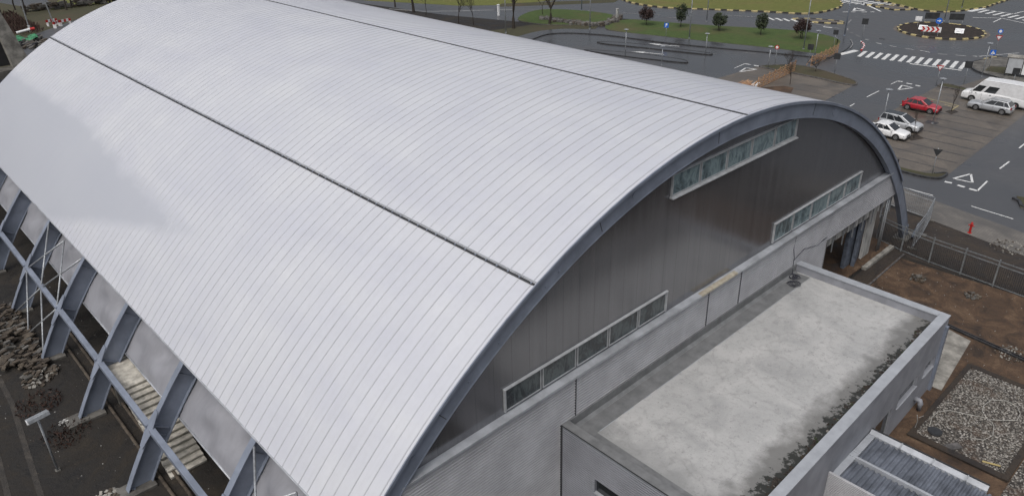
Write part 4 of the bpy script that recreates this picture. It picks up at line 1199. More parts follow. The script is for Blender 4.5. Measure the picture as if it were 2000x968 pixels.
# paved islands in the car park corners
k1 = spl([(40.1, 8.0), (40.1, 5.6), (40.1, 3.9), (40.6, 2.7), (41.9, 2.45), (42.4, 2.7), (41.3, 3.6), (41.0, 5.0), (41.0, 8.0)], 4)
raised('verge_island', k1, 0, 0.12, M['verge'])
kerb_run('kerb', k1[:24], 0.2, 0.17, [M['kerb_dark']])
k2 = spl([(65.4, 35.5), (67.2, 34.2), (69.0, 31.8), (68.6, 28), (67.6, 25), (66.6, 22.8), (65.2, 21.9), (64.4, 22.8), (64.8, 27), (64.9, 31), (64.9, 35)], 5, True)
raised('verge_island', k2, 0, 0.12, M['verge']); kerb_run('kerb', k2, 0.2, 0.17, [M['kerb']], closed=True)
k3 = spl([(72.0, 14.2), (72.8, 13.6), (72.2, 11.0), (71.9, 8.6), (70.9, 8.6), (71.0, 11.5), (71.2, 14.0)], 4, True)
raised('verge_island', k3, 0, 0.12, M['verge']); kerb_run('kerb', k3, 0.2, 0.17, [M['kerb']], closed=True)
raised('verge_island', [(41.06, -3.67), (41.30, -4.39), (39.23, -5.56), (38.79, -4.65)], 0, 0.12, M['verge'])
kerb_run('kerb', [(40.50, -3.56), (40.17, -4.13), (39.26, -4.55), (38.73, -5.32)], 0.25, 0.17, [M['kerb_dark']])
# drop-off loop
kA = spl([(52, 70.5), (56.2, 71.9), (60.5, 72.6), (63.4, 70.6), (65.6, 66.5), (66.6, 63.2), (68.15, 54.0), (70.4, 46.1), (72.8, 38.85), (74.6, 32.5), (75.6, 30.6)], 5)
kerb_run('kerb', kA, 0.22, 0.17, [M['kerb_dark']])
kfoot = [(p[0] + 0.15, p[1] + 0.05) for p in kA]
outer = spl([(52, 74.5), (56.4, 75.2), (61.5, 75.3), (65.6, 73.0), (68.2, 68.0), (69.6, 63.8), (71.3, 56.8), (73.2, 48.4), (75.3, 40.2), (76.5, 33.4), (77.6, 30.8)], 5)
raised('footpath', kfoot + outer[::-1], 0, 0.13, M['asphalt'], M['kerb_dark'])
kB = spl([(61.7, 62.6), (63.6, 59.5), (64.9, 56.0), (66.0, 50.0), (66.9, 45.4), (66.6, 44.4), (65.9, 45.2), (64.2, 51.0), (62.9, 56), (61.5, 60.4)], 4, True)
raised('traffic_island', kB, 0, 0.14, M['asphalt'], M['kerb_dark']); kerb_run('kerb', kB, 0.16, 0.17, [M['kerb_dark']], closed=True)
kC = spl([(56.2, 60.5), (58.6, 56.0), (60.1, 51.5), (61.1, 46.3), (60.7, 44.7), (59.9, 44.6), (58.6, 48.5), (57.3, 53)], 4, True)
raised('traffic_island', kC, 0, 0.14, M['asphalt'], M['kerb_dark']); kerb_run('kerb', kC, 0.16, 0.17, [M['kerb_dark']], closed=True)
# lawn between the loop and the main street
gA = spl([(70.0, 68.0), (74.0, 70.5), (78.8, 69.6), (80.7, 63.4), (83.8, 55.0), (87.3, 47.4), (89.0, 42.3), (88.7, 37.6), (86.4, 34.4), (82.0, 32.8), (77.6, 31.4), (76.7, 33.6), (75.5, 40.3), (73.4, 48.4), (71.5, 56.9), (69.8, 63.9)], 5, True)
raised('lawn', gA, 0, 0.14, M['grass'])
fpA = spl([(77.6, 30.8), (82.5, 31.4), (87.2, 33.2), (90.2, 37.0), (90.6, 43.0), (88.8, 48.6), (85.2, 56), (82.2, 63.6), (80.4, 70.0), (79.0, 72.6)], 5)
fpI = spl([(77.6, 31.4), (82.0, 32.8), (86.4, 34.4), (88.7, 37.6), (89.0, 42.3), (87.3, 47.4), (83.8, 55.0), (80.7, 63.4), (78.8, 69.6), (78.0, 72.0)], 5)
raised('footpath', fpA + fpI[::-1], 0, 0.13, M['asphalt'], M['kerb_dark'])
cyc = MB()
pline(spl([(84.03, 33.86), (86.08, 34.62), (87.95, 35.71)], 6), 0.14, cyc, 0.14); pline(spl([(82.88, 31.13), (85.59, 32.03), (88.30, 33.64)], 6), 0.14, cyc, 0.14)
struct(cyc, 'path_markings', M['marking_faint'])
kerb_run('striped_kerb', [(88.31, 32.01), (87.26, 31.13), (85.77, 30.28), (84.07, 29.74), (82.67, 29.40)], 0.2, 0.16, [M['white'], M['red']], 0.5)
# further lawn with a low stone edge, verge under the big trees
gD = spl([(65.0, 84.0), (69.5, 88.0), (75.4, 88.6), (79.2, 82.5), (80.0, 75.5), (78.0, 71.6), (72.5, 72.8), (67.2, 76.2)], 5, True)
raised('lawn', gD, 0, 0.14, M['grass'])
sheet('muddy_verge', [(45, 75), (52, 74.6), (56.4, 75.3), (61.5, 75.4), (65.6, 73.1), (69, 69.5), (73, 71.8), (68, 76), (64.5, 80.5), (58, 82), (45, 86)], 0.016, M['verge'])
sheet('far_lawn', [(57.86, 128.46), (68.02, 104.61), (75.32, 97.29), (85.25, 94.00), (120, 160), (80, 260), (40, 240)], 0.016, M['grass_y'])
sheet('far_lawn', [(93.5, 84.5), (75, 100), (72, 98), (80, 91), (90, 83)], 0.017, M['verge'])
# central reservation with striped kerb
med = spl([(93.6, 84.0), (91.6, 78.9), (91.9, 71.7), (96.1, 63.1), (100.2, 54.9), (102.4, 49.6), (106.0, 47.4), (112.7, 47.2), (117.2, 49.4), (119, 53), (112, 70), (106, 84), (98, 90)], 6, True)
raised('lawn', med, 0, 0.14, M['grass_y']); kerb_run('striped_kerb', med, 0.25, 0.2, STR, 1.1, closed=True)
gor = spl([(97.2, 48.3), (99.2, 45.8), (100.2, 41.5), (99.3, 39.9), (98.0, 41.5), (96.8, 45)], 4, True)
raised('traffic_island', gor, 0, 0.14, M['pavers']); kerb_run('striped_kerb', gor, 0.22, 0.2, STR, 1.0, closed=True)
# roundabout island
ring = [(103.4 + 6.1 * math.cos(a), 25.9 + 6.3 * math.sin(a)) for a in [k * 2 * math.pi / 60 for k in range(60)]]
raised('roundabout_island', ring, 0, 0.16, M['dirt_pile']); kerb_run('striped_kerb', ring, 0.32, 0.22, STR, 0.95, closed=True)
ring2 = [(103.4 + 6.8 * math.cos(a), 25.9 + 7.0 * math.sin(a)) for a in [k * 2 * math.pi / 60 for k in range(60)]]
sheet('worn_ring', ring2, 0.016, M['pavers'])
# lawn beyond the roundabout
gB = spl([(124.0, 47.5), (121.0, 40.4), (118.4, 34.5), (119.4, 31.0), (124.0, 28.7), (131.5, 27.2), (150, 30), (165, 60), (150, 90), (128, 70)], 6, True)
raised('lawn', gB, 0, 0.14, M['grass_y']); kerb_run('striped_kerb', gB, 0.26, 0.2, STR, 1.1, closed=True)
gG = [(117.4, 44.5), (119.6, 40.5), (118.4, 36.0), (115.6, 38.5)]
raised('traffic_island', gG, 0, 0.12, M['pavers']); kerb_run('striped_kerb', gG, 0.22, 0.2, STR, 1.0, closed=True)
# pavement with the bus shelter
iC = spl([(88.6, 14.6), (91.2, 13.4), (93.0, 9.5), (93.4, 4.0), (92.5, -8), (80.5, -8), (78.6, 5.0), (80.2, 10.6), (81.8, 13.4), (85.0, 15.2)], 6, True)
raised('bus_stop_pavement', iC, 0, 0.14, M['concrete_dark']); kerb_run('striped_kerb', iC[:8] + [], 0.22, 0.2, STR, 0.8)
kerb_run('kerb', iC[-24:], 0.2, 0.18, [M['kerb_dark']])
sheet('verge_patch', [(82.2, 12.4), (85, 12.8), (86.5, 9), (84.5, 8.5), (82, 9)], 0.146, M['verge'])
# top left, beyond the far end of the hall
sheet('asphalt_lane', [(-20, 138), (-4, 141), (12, 156), (45, 172), (45, 160), (14, 147), (-2, 128), (-20, 122)], 0.012, M['asphalt'])
sheet('far_asphalt', [(4.05, 190.00), (7.06, 176.58), (11.26, 173.25), (12.41, 185.67), (0, 220), (-20, 200)], 0.014, M['asphalt'])
sheet('far_lawn', [(9.03, 170.49), (19.76, 168.40), (23.53, 171.67), (30, 230), (5, 230), (14.42, 183.14)], 0.013, M['grass_y'])

# ================================================================== FENCES
M['fence_steel'] = mk('dull_fence_steel', (0.20, 0.215, 0.225), 0.5, 0.2, 0.15, 5)
fen = thing('palisade_fence', 'grey steel palisade fence of thin vertical bars across the brown yard', 'fence')
fp = [(26.2, 3.2), (25.0, 1.4), (24.35, -0.75), (23.95, -2.95), (23.75, -5.2), (23.55, -7.4), (23.35, -9.6), (23.15, -11.8), (22.95, -14.0)]
for (x0, y0), (x1, y1) in zip(fp[1:-1], fp[2:]):
    mb = MB()
    mb.beam((x0, y0, 1.97), (x1, y1, 1.97), 0.05, 0.05).beam((x0, y0, 1.68), (x1, y1, 1.68), 0.05, 0.05).beam((x0, y0, 0.10), (x1, y1, 0.10), 0.05, 0.06)
    mb.build('rail', M['fence_steel'], fen)
    mb = MB(); n = 17
    for i in range(1, n):
        t = i / n; x, y = x0 + (x1 - x0) * t, y0 + (y1 - y0) * t
        mb.box(x - 0.011, x + 0.011, y - 0.016, y + 0.016, 0.12, 1.70)
    mb.build('bar_panel', M['black_metal'], fen)
for x, y in fp[1:]:
    MB().box(x - 0.045, x + 0.045, y - 0.045, y + 0.045, 0, 2.12).build('post', M['fence_steel'], fen)
# steel mesh hoarding by the arch foot
def mesh_panel(p0, p1, h, label):
    (x0, y0), (x1, y1) = p0, p1
    t = thing('mesh_fence_panel', label, 'mesh panel', (x0, y0, 0), math.atan2(y1 - y0, x1 - x0), 'temporary mesh fence panels')
    L = math.hypot(x1 - x0, y1 - y0)
    mb = MB(); r = 0.028
    for a, b_ in (((0, 0, .1), (0, 0, h)), ((L, 0, .1), (L, 0, h)), ((0, 0, h), (L, 0, h)), ((0, 0, .15), (L, 0, .15)), ((0, 0, h - .35), (L, 0, h - .35))):
        mb.tube([a, b_], r, 6)
    mb.build('frame', M['galv'], t)
    mb = MB(); n = int(L / 0.16)
    for i in range(1, n): mb.box(i * L / n - .006, i * L / n + .006, -.006, .006, .15, h)
    for k in range(1, 6): mb.box(0, L, .007, .018, k * h / 6 - .006, k * h / 6 + .006)
    mb.build('wire_mesh', M['galv'], t)
    for a in (0.05, L - 0.05):
        MB().box(a - .1, a + .1, -.32, .32, 0, .12).build('foot', M['concrete_dark'], t, bevel=0.02)
mesh_panel((31.4, -0.1), (31.9, 3.6), 2.0, 'mesh fence panel facing the road beside the arch foot')
mesh_panel((31.3, -0.2), (28.2, -0.8), 2.0, 'mesh fence panel running from the footpath toward the arch foot')
mesh_panel((28.0, -0.85), (25.2, -1.2), 2.0, 'mesh fence panel ending at the first palisade post')
tag(MB().beam((26.8, -0.6, 0.25), (29.4, -0.1, 0.35), 0.25, 0.1).beam((27.0, 0.1, 0.12), (28.8, 0.6, 0.2), 0.2, 0.15).build('scrap_boards', M['foam']), 'blue-grey boards lying behind the mesh fence by the arch foot', 'boards')
# red hydrant
hy = thing('fire_hydrant', 'bright red pillar hydrant at the edge of the footpath', 'hydrant', (31.1, -3.3, 0))
MB().cyl((0, 0, 0), 0.16, 0.05, 16).cyl((0, 0, 0.05), 0.085, 0.75, 14).build('barrel', M['red'], hy, smooth=False)
MB().cyl((0, 0, 0.80), 0.12, 0.16, 14, r2=0.05).build('cap', M['red'], hy)
for s_ in (-1, 1): MB().tube([(0, 0, .66), (0, .20 * s_, .66)], 0.055, 10).build('outlet', M['red'], hy)

# ================================================================== timber hoardings
def timber_fence(p0, p1, h, label, seed, broken=0.0):
    (x0, y0), (x1, y1) = p0, p1
    t = thing('timber_fence', label, 'timber fence', (x0, y0, 0), math.atan2(y1 - y0, x1 - x0), 'raw timber fences by the car park')
    L = math.hypot(x1 - x0, y1 - y0); rn = random.Random(seed)
    for k in range(6):
        z = 0.12 + k * (h - 0.2) / 5
        mb = MB(); x = 0
        while x < L:
            l2 = min(L, x + rn.uniform(2.4, 3.2))
            if rn.random() > broken * (1 - k / 6):
                dz = rn.uniform(-.03, .03)
                mb.beam((x, rn.uniform(-.03, .03), z + dz), (l2, rn.uniform(-.03, .03), z + dz), 0.025, 0.13 if k < 5 else 0.10)
            x = l2 + 0.02
        if mb.v: mb.build('rail', M['wood'], t)
    n = max(2, int(L / 1.5))
    for i in range(n + 1):
        MB().box(i * L / n - .04, i * L / n + .04, 0.05, 0.13, 0, h + 0.08).build('post', M['wood'], t)
        MB().beam((i * L / n, 0.12, h * 0.8), (i * L / n + 0.05, 0.75, 0.0), 0.05, 0.07).build('brace', M['wood'], t)
timber_fence((55.5, 30.1), (66.2, 30.9), 1.45, 'long raw timber rail fence next to the curved roof edge', 1)
timber_fence((70.2, 30.6), (79.4, 31.3), 1.35, 'reddish raw timber rail fence ending at the zebra crossing', 2, 0.1)
tb = MB(); rn = random.Random(8)
for i in range(46):
    x, y = 54.6 + rn.uniform(-1.3, 1.3), 31.6 + rn.uniform(-.9, .9); a = rn.uniform(-.35, .25)
    tb.beam((x - math.cos(a) * .9, y - math.sin(a) * .9, .08 + rn.random() * .55), (x + math.cos(a) * .9, y + math.sin(a) * .9, .08 + rn.random() * .55), .1, .04)
tag(tb.build('timber_stack', M['wood']), 'loose stack of orange-brown planks at the roof edge left of the timber fences', 'planks')
tag(MB().obox((56.2, 30.9, .25), (.7, .15, 0), (-.1, .35, 0), (0, 0, .12)).build('white_bundle', M['white'], bevel=.03), 'white wrapped bundle lying by the plank stack', 'bundle')

# ================================================================== vehicles
def car_body(L, W, prof, wmul, mat, name, parent, zlow=0.2):
    """prof: stations (x, z_top) along the lower body; loft with rounded shoulders"""
    mb = MB(); rings = []
    for i, (x, zt) in enumerate(prof):
        w = W / 2 * wmul(x / L)
        sh = zt - 0.10
        ring = [(x, 0, zt), (x, w * 0.55, zt - 0.008), (x, w * 0.86, zt - 0.035), (x, w * 0.965, sh - 0.04), (x, w, (sh + zlow) / 2 + 0.05), (x, w * 0.985, zlow + 0.12), (x, w * 0.93, zlow), (x, 0, zlow)]
        rings.append(ring)
    n = len(rings[0])
    for sgn in (1, -1):
        vs = [(p[0], p[1] * sgn, p[2]) for r_ in rings for p in r_]
        fs = [(i * n + k, i * n + k + 1, (i + 1) * n + k + 1, (i + 1) * n + k) for i in range(len(rings) - 1) for k in range(n - 1)]
        fs += [tuple(range(n)), tuple((len(rings) - 1) * n + k for k in range(n))]
        mb.add(vs, fs)
    return mb.build(name, mat, parent, smooth=False)

def quad_on(a, b_, c, d, u0, u1, v0, v1, off, mb):
    """panel inset on the quad a-b (bottom) d-c (top), pushed out along its normal"""
    a, b_, c, d = map(Vector, (a, b_, c, d))
    def pt(u, v): return (a * (1 - u) + b_ * u) * (1 - v) + (d * (1 - u) + c * u) * v
    n = (b_ - a).cross(d - a).normalized() * off
    q = [pt(u0, v0), pt(u1, v0), pt(u1, v1), pt(u0, v1)]
    mb.add([p + n for p in q] + [p - n * 0.5 for p in q], [(0, 1, 2, 3), (0, 1, 5, 4), (1, 2, 6, 5), (2, 3, 7, 6), (3, 0, 4, 7)])

def vehicle(name, label, cat, loc, rz, L, W, H, paintm, belt, prof, cab, wheels, side_cuts, rail=False, roof_dark=False, rw=0.32, van=False):
    """x forward; cab = (xr_belt, xr_roof, xf_roof, xf_belt); wheels = (xr, xf)"""
    t = thing(name, label, cat, loc, rz)
    def wm(u):
        u = abs(u - 0.5) * 2
        return 1.0 - 0.16 * max(0, (u - 0.72) / 0.28) ** 2
    body = car_body(L, W, prof, lambda u: wm(u), paintm, 'body', t)
    bv = body.modifiers.new('sub', 'SUBSURF'); bv.levels = 1; bv.render_levels = 1
    body.data.polygons.foreach_set("use_smooth", [True] * len(body.data.polygons))
    xrb, xrr, xfr, xfb = cab
    wb, wr = W / 2 * 0.945, W / 2 * (0.90 if van else 0.74)
    zb, zr = belt - 0.03, H
    B = {k: v for k, v in (('rb', (xrb, wb * .95, zb)), ('fb', (xfb, wb * .93, zb)), ('rr', (xrr, wr * .96, zr - .03)), ('fr', (xfr, wr, zr - .02)))}
    mb = MB()
    xm = (xrr + xfr) / 2
    vs = []
    for s_ in (1, -1):
        vs += [(B['rb'][0], B['rb'][1] * s_, zb), (B['fb'][0], B['fb'][1] * s_, zb), (B['fr'][0], B['fr'][1] * s_, zr - .04), (xm, wr * 1.02 * s_, zr), (B['rr'][0], B['rr'][1] * s_, zr - .05)]
    fs = [(0, 1, 2, 3, 4), (5, 6, 7, 8, 9), (1, 6, 7, 2), (2, 7, 8, 3), (3, 8, 9, 4), (4, 9, 5, 0)]
    mb.add(vs, fs)
    mb.build('cabin', paintm, t, bevel=0.05)
    # glazing proud of the cabin
    for s_ in (1, -1):
        a = Vector((B['rb'][0], B['rb'][1] * s_, zb)); b_ = Vector((B['fb'][0], B['fb'][1] * s_, zb)); c = Vector((B['fr'][0], B['fr'][1] * s_, zr - .04)); d = Vector((B['rr'][0], B['rr'][1] * s_, zr - .05))
        for (u0, u1, v0, v1) in side_cuts:
            if not van: v0, v1 = max(.05, v0 - .08), min(.95, v1 + .04)
            g = MB()
            if s_ > 0: quad_on(b_, a, d, c, 1 - u1, 1 - u0, v0, v1, 0.016, g)
            else: quad_on(a, b_, c, d, u0, u1, v0, v1, 0.016, g)
            g.build('side_window', M['car_glass'], t)
    fbl, fbr = (B['fb'][0], B['fb'][1], zb), (B['fb'][0], -B['fb'][1], zb)
    frl, frr = (B['fr'][0], B['fr'][1], zr - .04), (B['fr'][0], -B['fr'][1], zr - .04)
    g = MB(); quad_on(fbr, fbl, frl, frr, .05, .95, .05, .93, 0.016, g); g.build('windscreen', M['car_glass'], t)
    if not van:
        rbl, rbr = (B['rb'][0], B['rb'][1], zb), (B['rb'][0], -B['rb'][1], zb)
        rrl, rrr = (B['rr'][0], B['rr'][1], zr - .05), (B['rr'][0], -B['rr'][1], zr - .05)
        g = MB(); quad_on(rbl, rbr, rrr, rrl, .08, .92, .12, .92, 0.016, g); g.build('rear_window', M['car_glass'], t)
    if roof_dark:
        MB().box(xrr + .1, xfr - .05, -wr * .86, wr * .86, zr - .01, zr + .012).build('roof_panel', M['car_glass'], t)
    if rail:
        for s_ in (1, -1):
            MB().tube([(xrr + .1, wr * .93 * s_, zr + .02), (xrr + .3, wr * .93 * s_, zr + .06), (xfr - .3, wr * .95 * s_, zr + .06), (xfr - .05, wr * .95 * s_, zr + .01)], .02, 6).build('roof_rail', M['black_metal'], t)
    for xw in wheels:
        for s_ in (1, -1):
            yw = (W / 2 - 0.11) * s_
            arch = MB().cyl((xw, yw - (0 if s_ < 0 else 0.0), rw), rw + 0.055, 0.118 * s_, 22, axis='y')
            arch.build('wheel_arch', M['dark'], t)
            w = MB().cyl((xw, W / 2 * s_ - 0.10 * s_, rw), rw, 0.125 * s_, 22, axis='y').build('wheel', M['tyre'], t)
            MB().cyl((xw, W / 2 * s_ + 0.014 * s_, rw), rw * 0.62, 0.02 * s_, 14, axis='y').build('rim', M['rim'], w)
            hub = MB()
            for k in range(5):
                a = k * 1.2566
                hub.box(-.01, .01, 0, 0.012, 0, 0.01) if False else hub.obox((xw + math.cos(a) * rw * .34, (W / 2 + .036) * s_, rw + math.sin(a) * rw * .34), (math.cos(a + .63) * .03, 0, math.sin(a + .63) * .03), (0, .003, 0), (math.cos(a + 2.2) * .05, 0, math.sin(a + 2.2) * .05))
            hub.build('rim_slots', M['dark'], w)
    xf, zf = prof[-1][0], prof[-2][1]
    hz = prof[-2][1] - 0.17
    for s_ in (1, -1):
        MB().obox((L * 0.965 if not van else L * 0.972, W * .36 * s_, hz), (.085, -.05 * s_, 0), (.02, .13 * s_, 0), (0, 0, .075)).build('headlight', M['lamp_clear'], t, bevel=.02)
        MB().obox((0.05, W * .41 * s_, 0.80 if not van else 1.2), (.05, 0.02 * s_, 0), (0, .08, 0), (0, 0, .13 if not van else .2)).build('tail_light', M['lamp_red'], t, bevel=.02)
        MB().obox((xfb - 0.30 if not van else xfb - .25, (W / 2 + .07) * s_, belt + .07), (.06, 0, 0), (0, .08, 0), (0, 0, .06 if not van else .14)).build('door_mirror', paintm, t, bevel=.02)
    MB().box(L * .985, L + .012, -W * .22, W * .22, .42, .58).build('grille', M['dark'], t)
    MB().box(L * .97, L + .02, -W * .40, W * .40, .24, .36).build('bumper', M['dark'], t, bevel=.02)
    MB().box(-.015, .02, -.26, .26, .55, .66).build('number_plate', M['white'], t)
    MB().box(wheels[0] + .45, wheels[1] - .45, -W / 2 * .985, W / 2 * .985, .17, .24).build('sill_trim', M['dark'], t)
    # door seams
    for s_ in (1, -1):
        mb = MB()
        for u in [q[1] + .015 for q in side_cuts[:-1]] + [side_cuts[-1][1] + 0.03]:
            x = xrb + (xfb - xrb) * min(u, 1.0)
            mb.box(x - .006, x + .006, (W / 2 - .02) * s_, (W / 2 + .003) * s_, .34, zb - .08)
        mb.build('door_seams', M['dark'], t)
        mb = MB()
        for u in [q[0] + .05 for q in side_cuts[:2]]:
            x = xrb + (xfb - xrb) * u
            mb.box(x, x + .16, (W / 2 - .01) * s_, (W / 2 + .03) * s_, zb - .16, zb - .12)
        mb.build('door_handles', paintm if not van else M['dark'], t)
    return t
# local x runs from the rear (0) to the nose (L); rz turns x towards travel direction
up = math.pi / 2
# silver estate: nose towards +Y
vehicle('parked_car', 'silver estate car with roof rails parked in front of the white van', 'car', (65.05, 3.95, ZP), up, 4.55, 1.78, 1.45, M['car_silver'], 0.93,
        [(0, .80), (.06, .90), (.3, .95), (1.2, .96), (2.6, .95), (3.25, .93), (3.9, .89), (4.35, .82), (4.50, .76), (4.55, .62)],
        (0.12, 0.55, 2.35, 3.30), (0.85, 3.55), [(.04, .20, .18, .86), (.225, .53, .14, .90), (.555, .86, .12, .90)], rail=True)
vehicle('parked_car', 'red five-door hatchback parked in the yellow-lined bay', 'car', (60.05, 13.85, ZP), -up, 4.0, 1.68, 1.40, M['car_red'], 0.88,
        [(0, .76), (.05, .86), (.35, .90), (1.2, .91), (2.4, .90), (2.9, .88), (3.5, .84), (3.85, .77), (3.96, .70), (4.0, .58)],
        (0.15, 0.85, 2.1, 2.95), (0.72, 3.22), [(.08, .30, .16, .80), (.33, .56, .14, .86), (.585, .84, .12, .88)])
vehicle('parked_car', 'pale silver people carrier with a dark glass roof beside the white saloon', 'car', (52.25, 13.15, ZP), -up, 4.3, 1.80, 1.62, M['car_grey'], 0.98,
        [(0, .86), (.05, .98), (.3, 1.02), (1.4, 1.02), (2.7, 1.0), (3.3, .96), (3.8, .92), (4.12, .84), (4.26, .77), (4.3, .62)],
        (0.08, 0.35, 2.3, 3.45), (0.78, 3.42), [(.03, .22, .16, .86), (.245, .50, .13, .90), (.525, .84, .11, .90)], roof_dark=True)
vehicle('parked_car', 'white saloon half hidden by the curved roof edge of the hall', 'car', (49.0, 13.2, ZP), -up, 4.35, 1.72, 1.44, M['car_white'], 0.93,
        [(0, .82), (.06, .94), (.4, .97), (1.0, .97), (2.6, .95), (3.15, .92), (3.75, .88), (4.15, .80), (4.31, .73), (4.35, .60)],
        (0.55, 1.15, 2.35, 3.2), (0.82, 3.42), [(.06, .24, .2, .8), (.27, .54, .14, .88), (.565, .86, .12, .9)])
vehicle('delivery_van', 'long high-roof white van with dark cab and side windows', 'van', (68.3, 3.1, ZP), up, 7.2, 1.95, 2.75, M['car_white'], 1.25,
        [(0, 1.05), (.03, 1.3), (.3, 1.35), (3.0, 1.35), (5.6, 1.33), (6.1, 1.22), (6.7, 1.16), (7.05, 1.06), (7.17, .96), (7.2, .75)],
        (0.03, 0.06, 5.1, 6.3), (1.35, 5.95), [(.585, .775, .06, .56), (.83, .972, .04, .54)], rw=.36, van=True)
MB().obox((68.6 - .33, 3.1 + .2, 1.15), (.02, 0, 0), (0, .05, 0), (0, 0, .1)) if False else None

# ================================================================== lamps and signs
def tall_lamp(xy, label, h=9.5, arm=(1, 0), mat='galv'):
    t = thing('street_lamp', label, 'street lamp', (xy[0], xy[1], 0), 0, 'tall street lamps')
    MB().tube([(0, 0, 0), (0, 0, h * .5), (0, 0, h)], 0.10, 10, r2=0.05).build('pole', M[mat], t, smooth=True)
    a = Vector((arm[0], arm[1], 0)).normalized()
    MB().tube([(0, 0, h - .1), tuple(a * 1.3 + Vector((0, 0, h + .15)))], 0.035, 8).build('arm', M[mat], t)
    MB().obox(tuple(a * 1.6 + Vector((0, 0, h + .17))), tuple(a * .35), (-a.y * .14, a.x * .14, 0), (0, 0, .06)).build('lamp_head', M['galv'], t, bevel=.02)
    MB().cyl((0, 0, 0), .16, .25, 12).build('base', M[mat], t)
for p, lab, ar in (((68.10, 69.97), 'tall lamp post on the lawn corner by the stone edging', (1, .3)), ((56.53, 78.71), 'tall lamp post rising just behind the roof edge near the bare trees', (1, 0)),
        ((72.87, 52.91), 'tall lamp post at the footpath between two round trees', (1, .3)), ((85.95, 58.49), 'tall lamp post between the lawn and the main street', (-1, .3)),
        ((77.89, 35.94), 'tall lamp post on the lawn near the timber fence', (1, 0)), ((90.39, 35.64), 'tall dark lamp post at the corner of the lawn by the roundabout', (1, -.5)),
        ((111.47, 28.34), 'tall lamp post behind the round island', (-1, 0)), ((124.68, 30.22), 'tall lamp post on the far lawn past the roundabout', (-1, 0)), ((79.39, 82.13), 'tall dark lamp post at the far edge of the curved lawn', (1, 0))):
    tall_lamp(p, lab, arm=ar, mat='steel' if 'dark' in lab else 'galv')
def small_lamp(xy, h, label):
    t = thing('park_lamp', label, 'park lamp', (xy[0], xy[1], 0), 0, 'short car park lamps')
    MB().tube([(0, 0, 0), (0, 0, h)], 0.055, 8).build('pole', M['galv'], t, smooth=True)
    MB().cyl((0, 0, h), .10, .14, 12, r2=.16).cyl((0, 0, h + .14), .36, .07, 18, r2=.12).build('lamp_head', M['galv'], t)
    MB().cyl((0, 0, 0), .12, .12, 10).build('base', M['galv'], t)
for p, h, lab in (((57.61, 53.56), 3.8, 'short disc-headed lamp on the nearer traffic island of the drop-off'), ((73.84, 32.11), 3.9, 'short disc-headed lamp beside the timber fence'),
        ((65.10, 34.32), 2.9, 'short disc-headed lamp at the tip of the brown verge island'), ((56.83, 46.28), 2.6, 'short lamp just above the roof edge at the lower traffic island'),
        ((51.62, 12.66), 4.0, 'lamp standing between the arch and the pale people carrier'), ((56.10, 9.07), 4.9, 'lamp in a dark square tree pit beside the red hatchback'), ((79.37, 11.84), 4.2, 'lamp on the pavement tip above the white van'),
        ((66.36, 45.38), 2.9, 'lamp at the end of the longer traffic island')):
    small_lamp(p, h, lab)
sheet('tree_pit', [(56.0, 9.9), (57.0, 9.9), (57.0, 8.7), (56.0, 8.7)], 0.03, M['kerb_dark'])
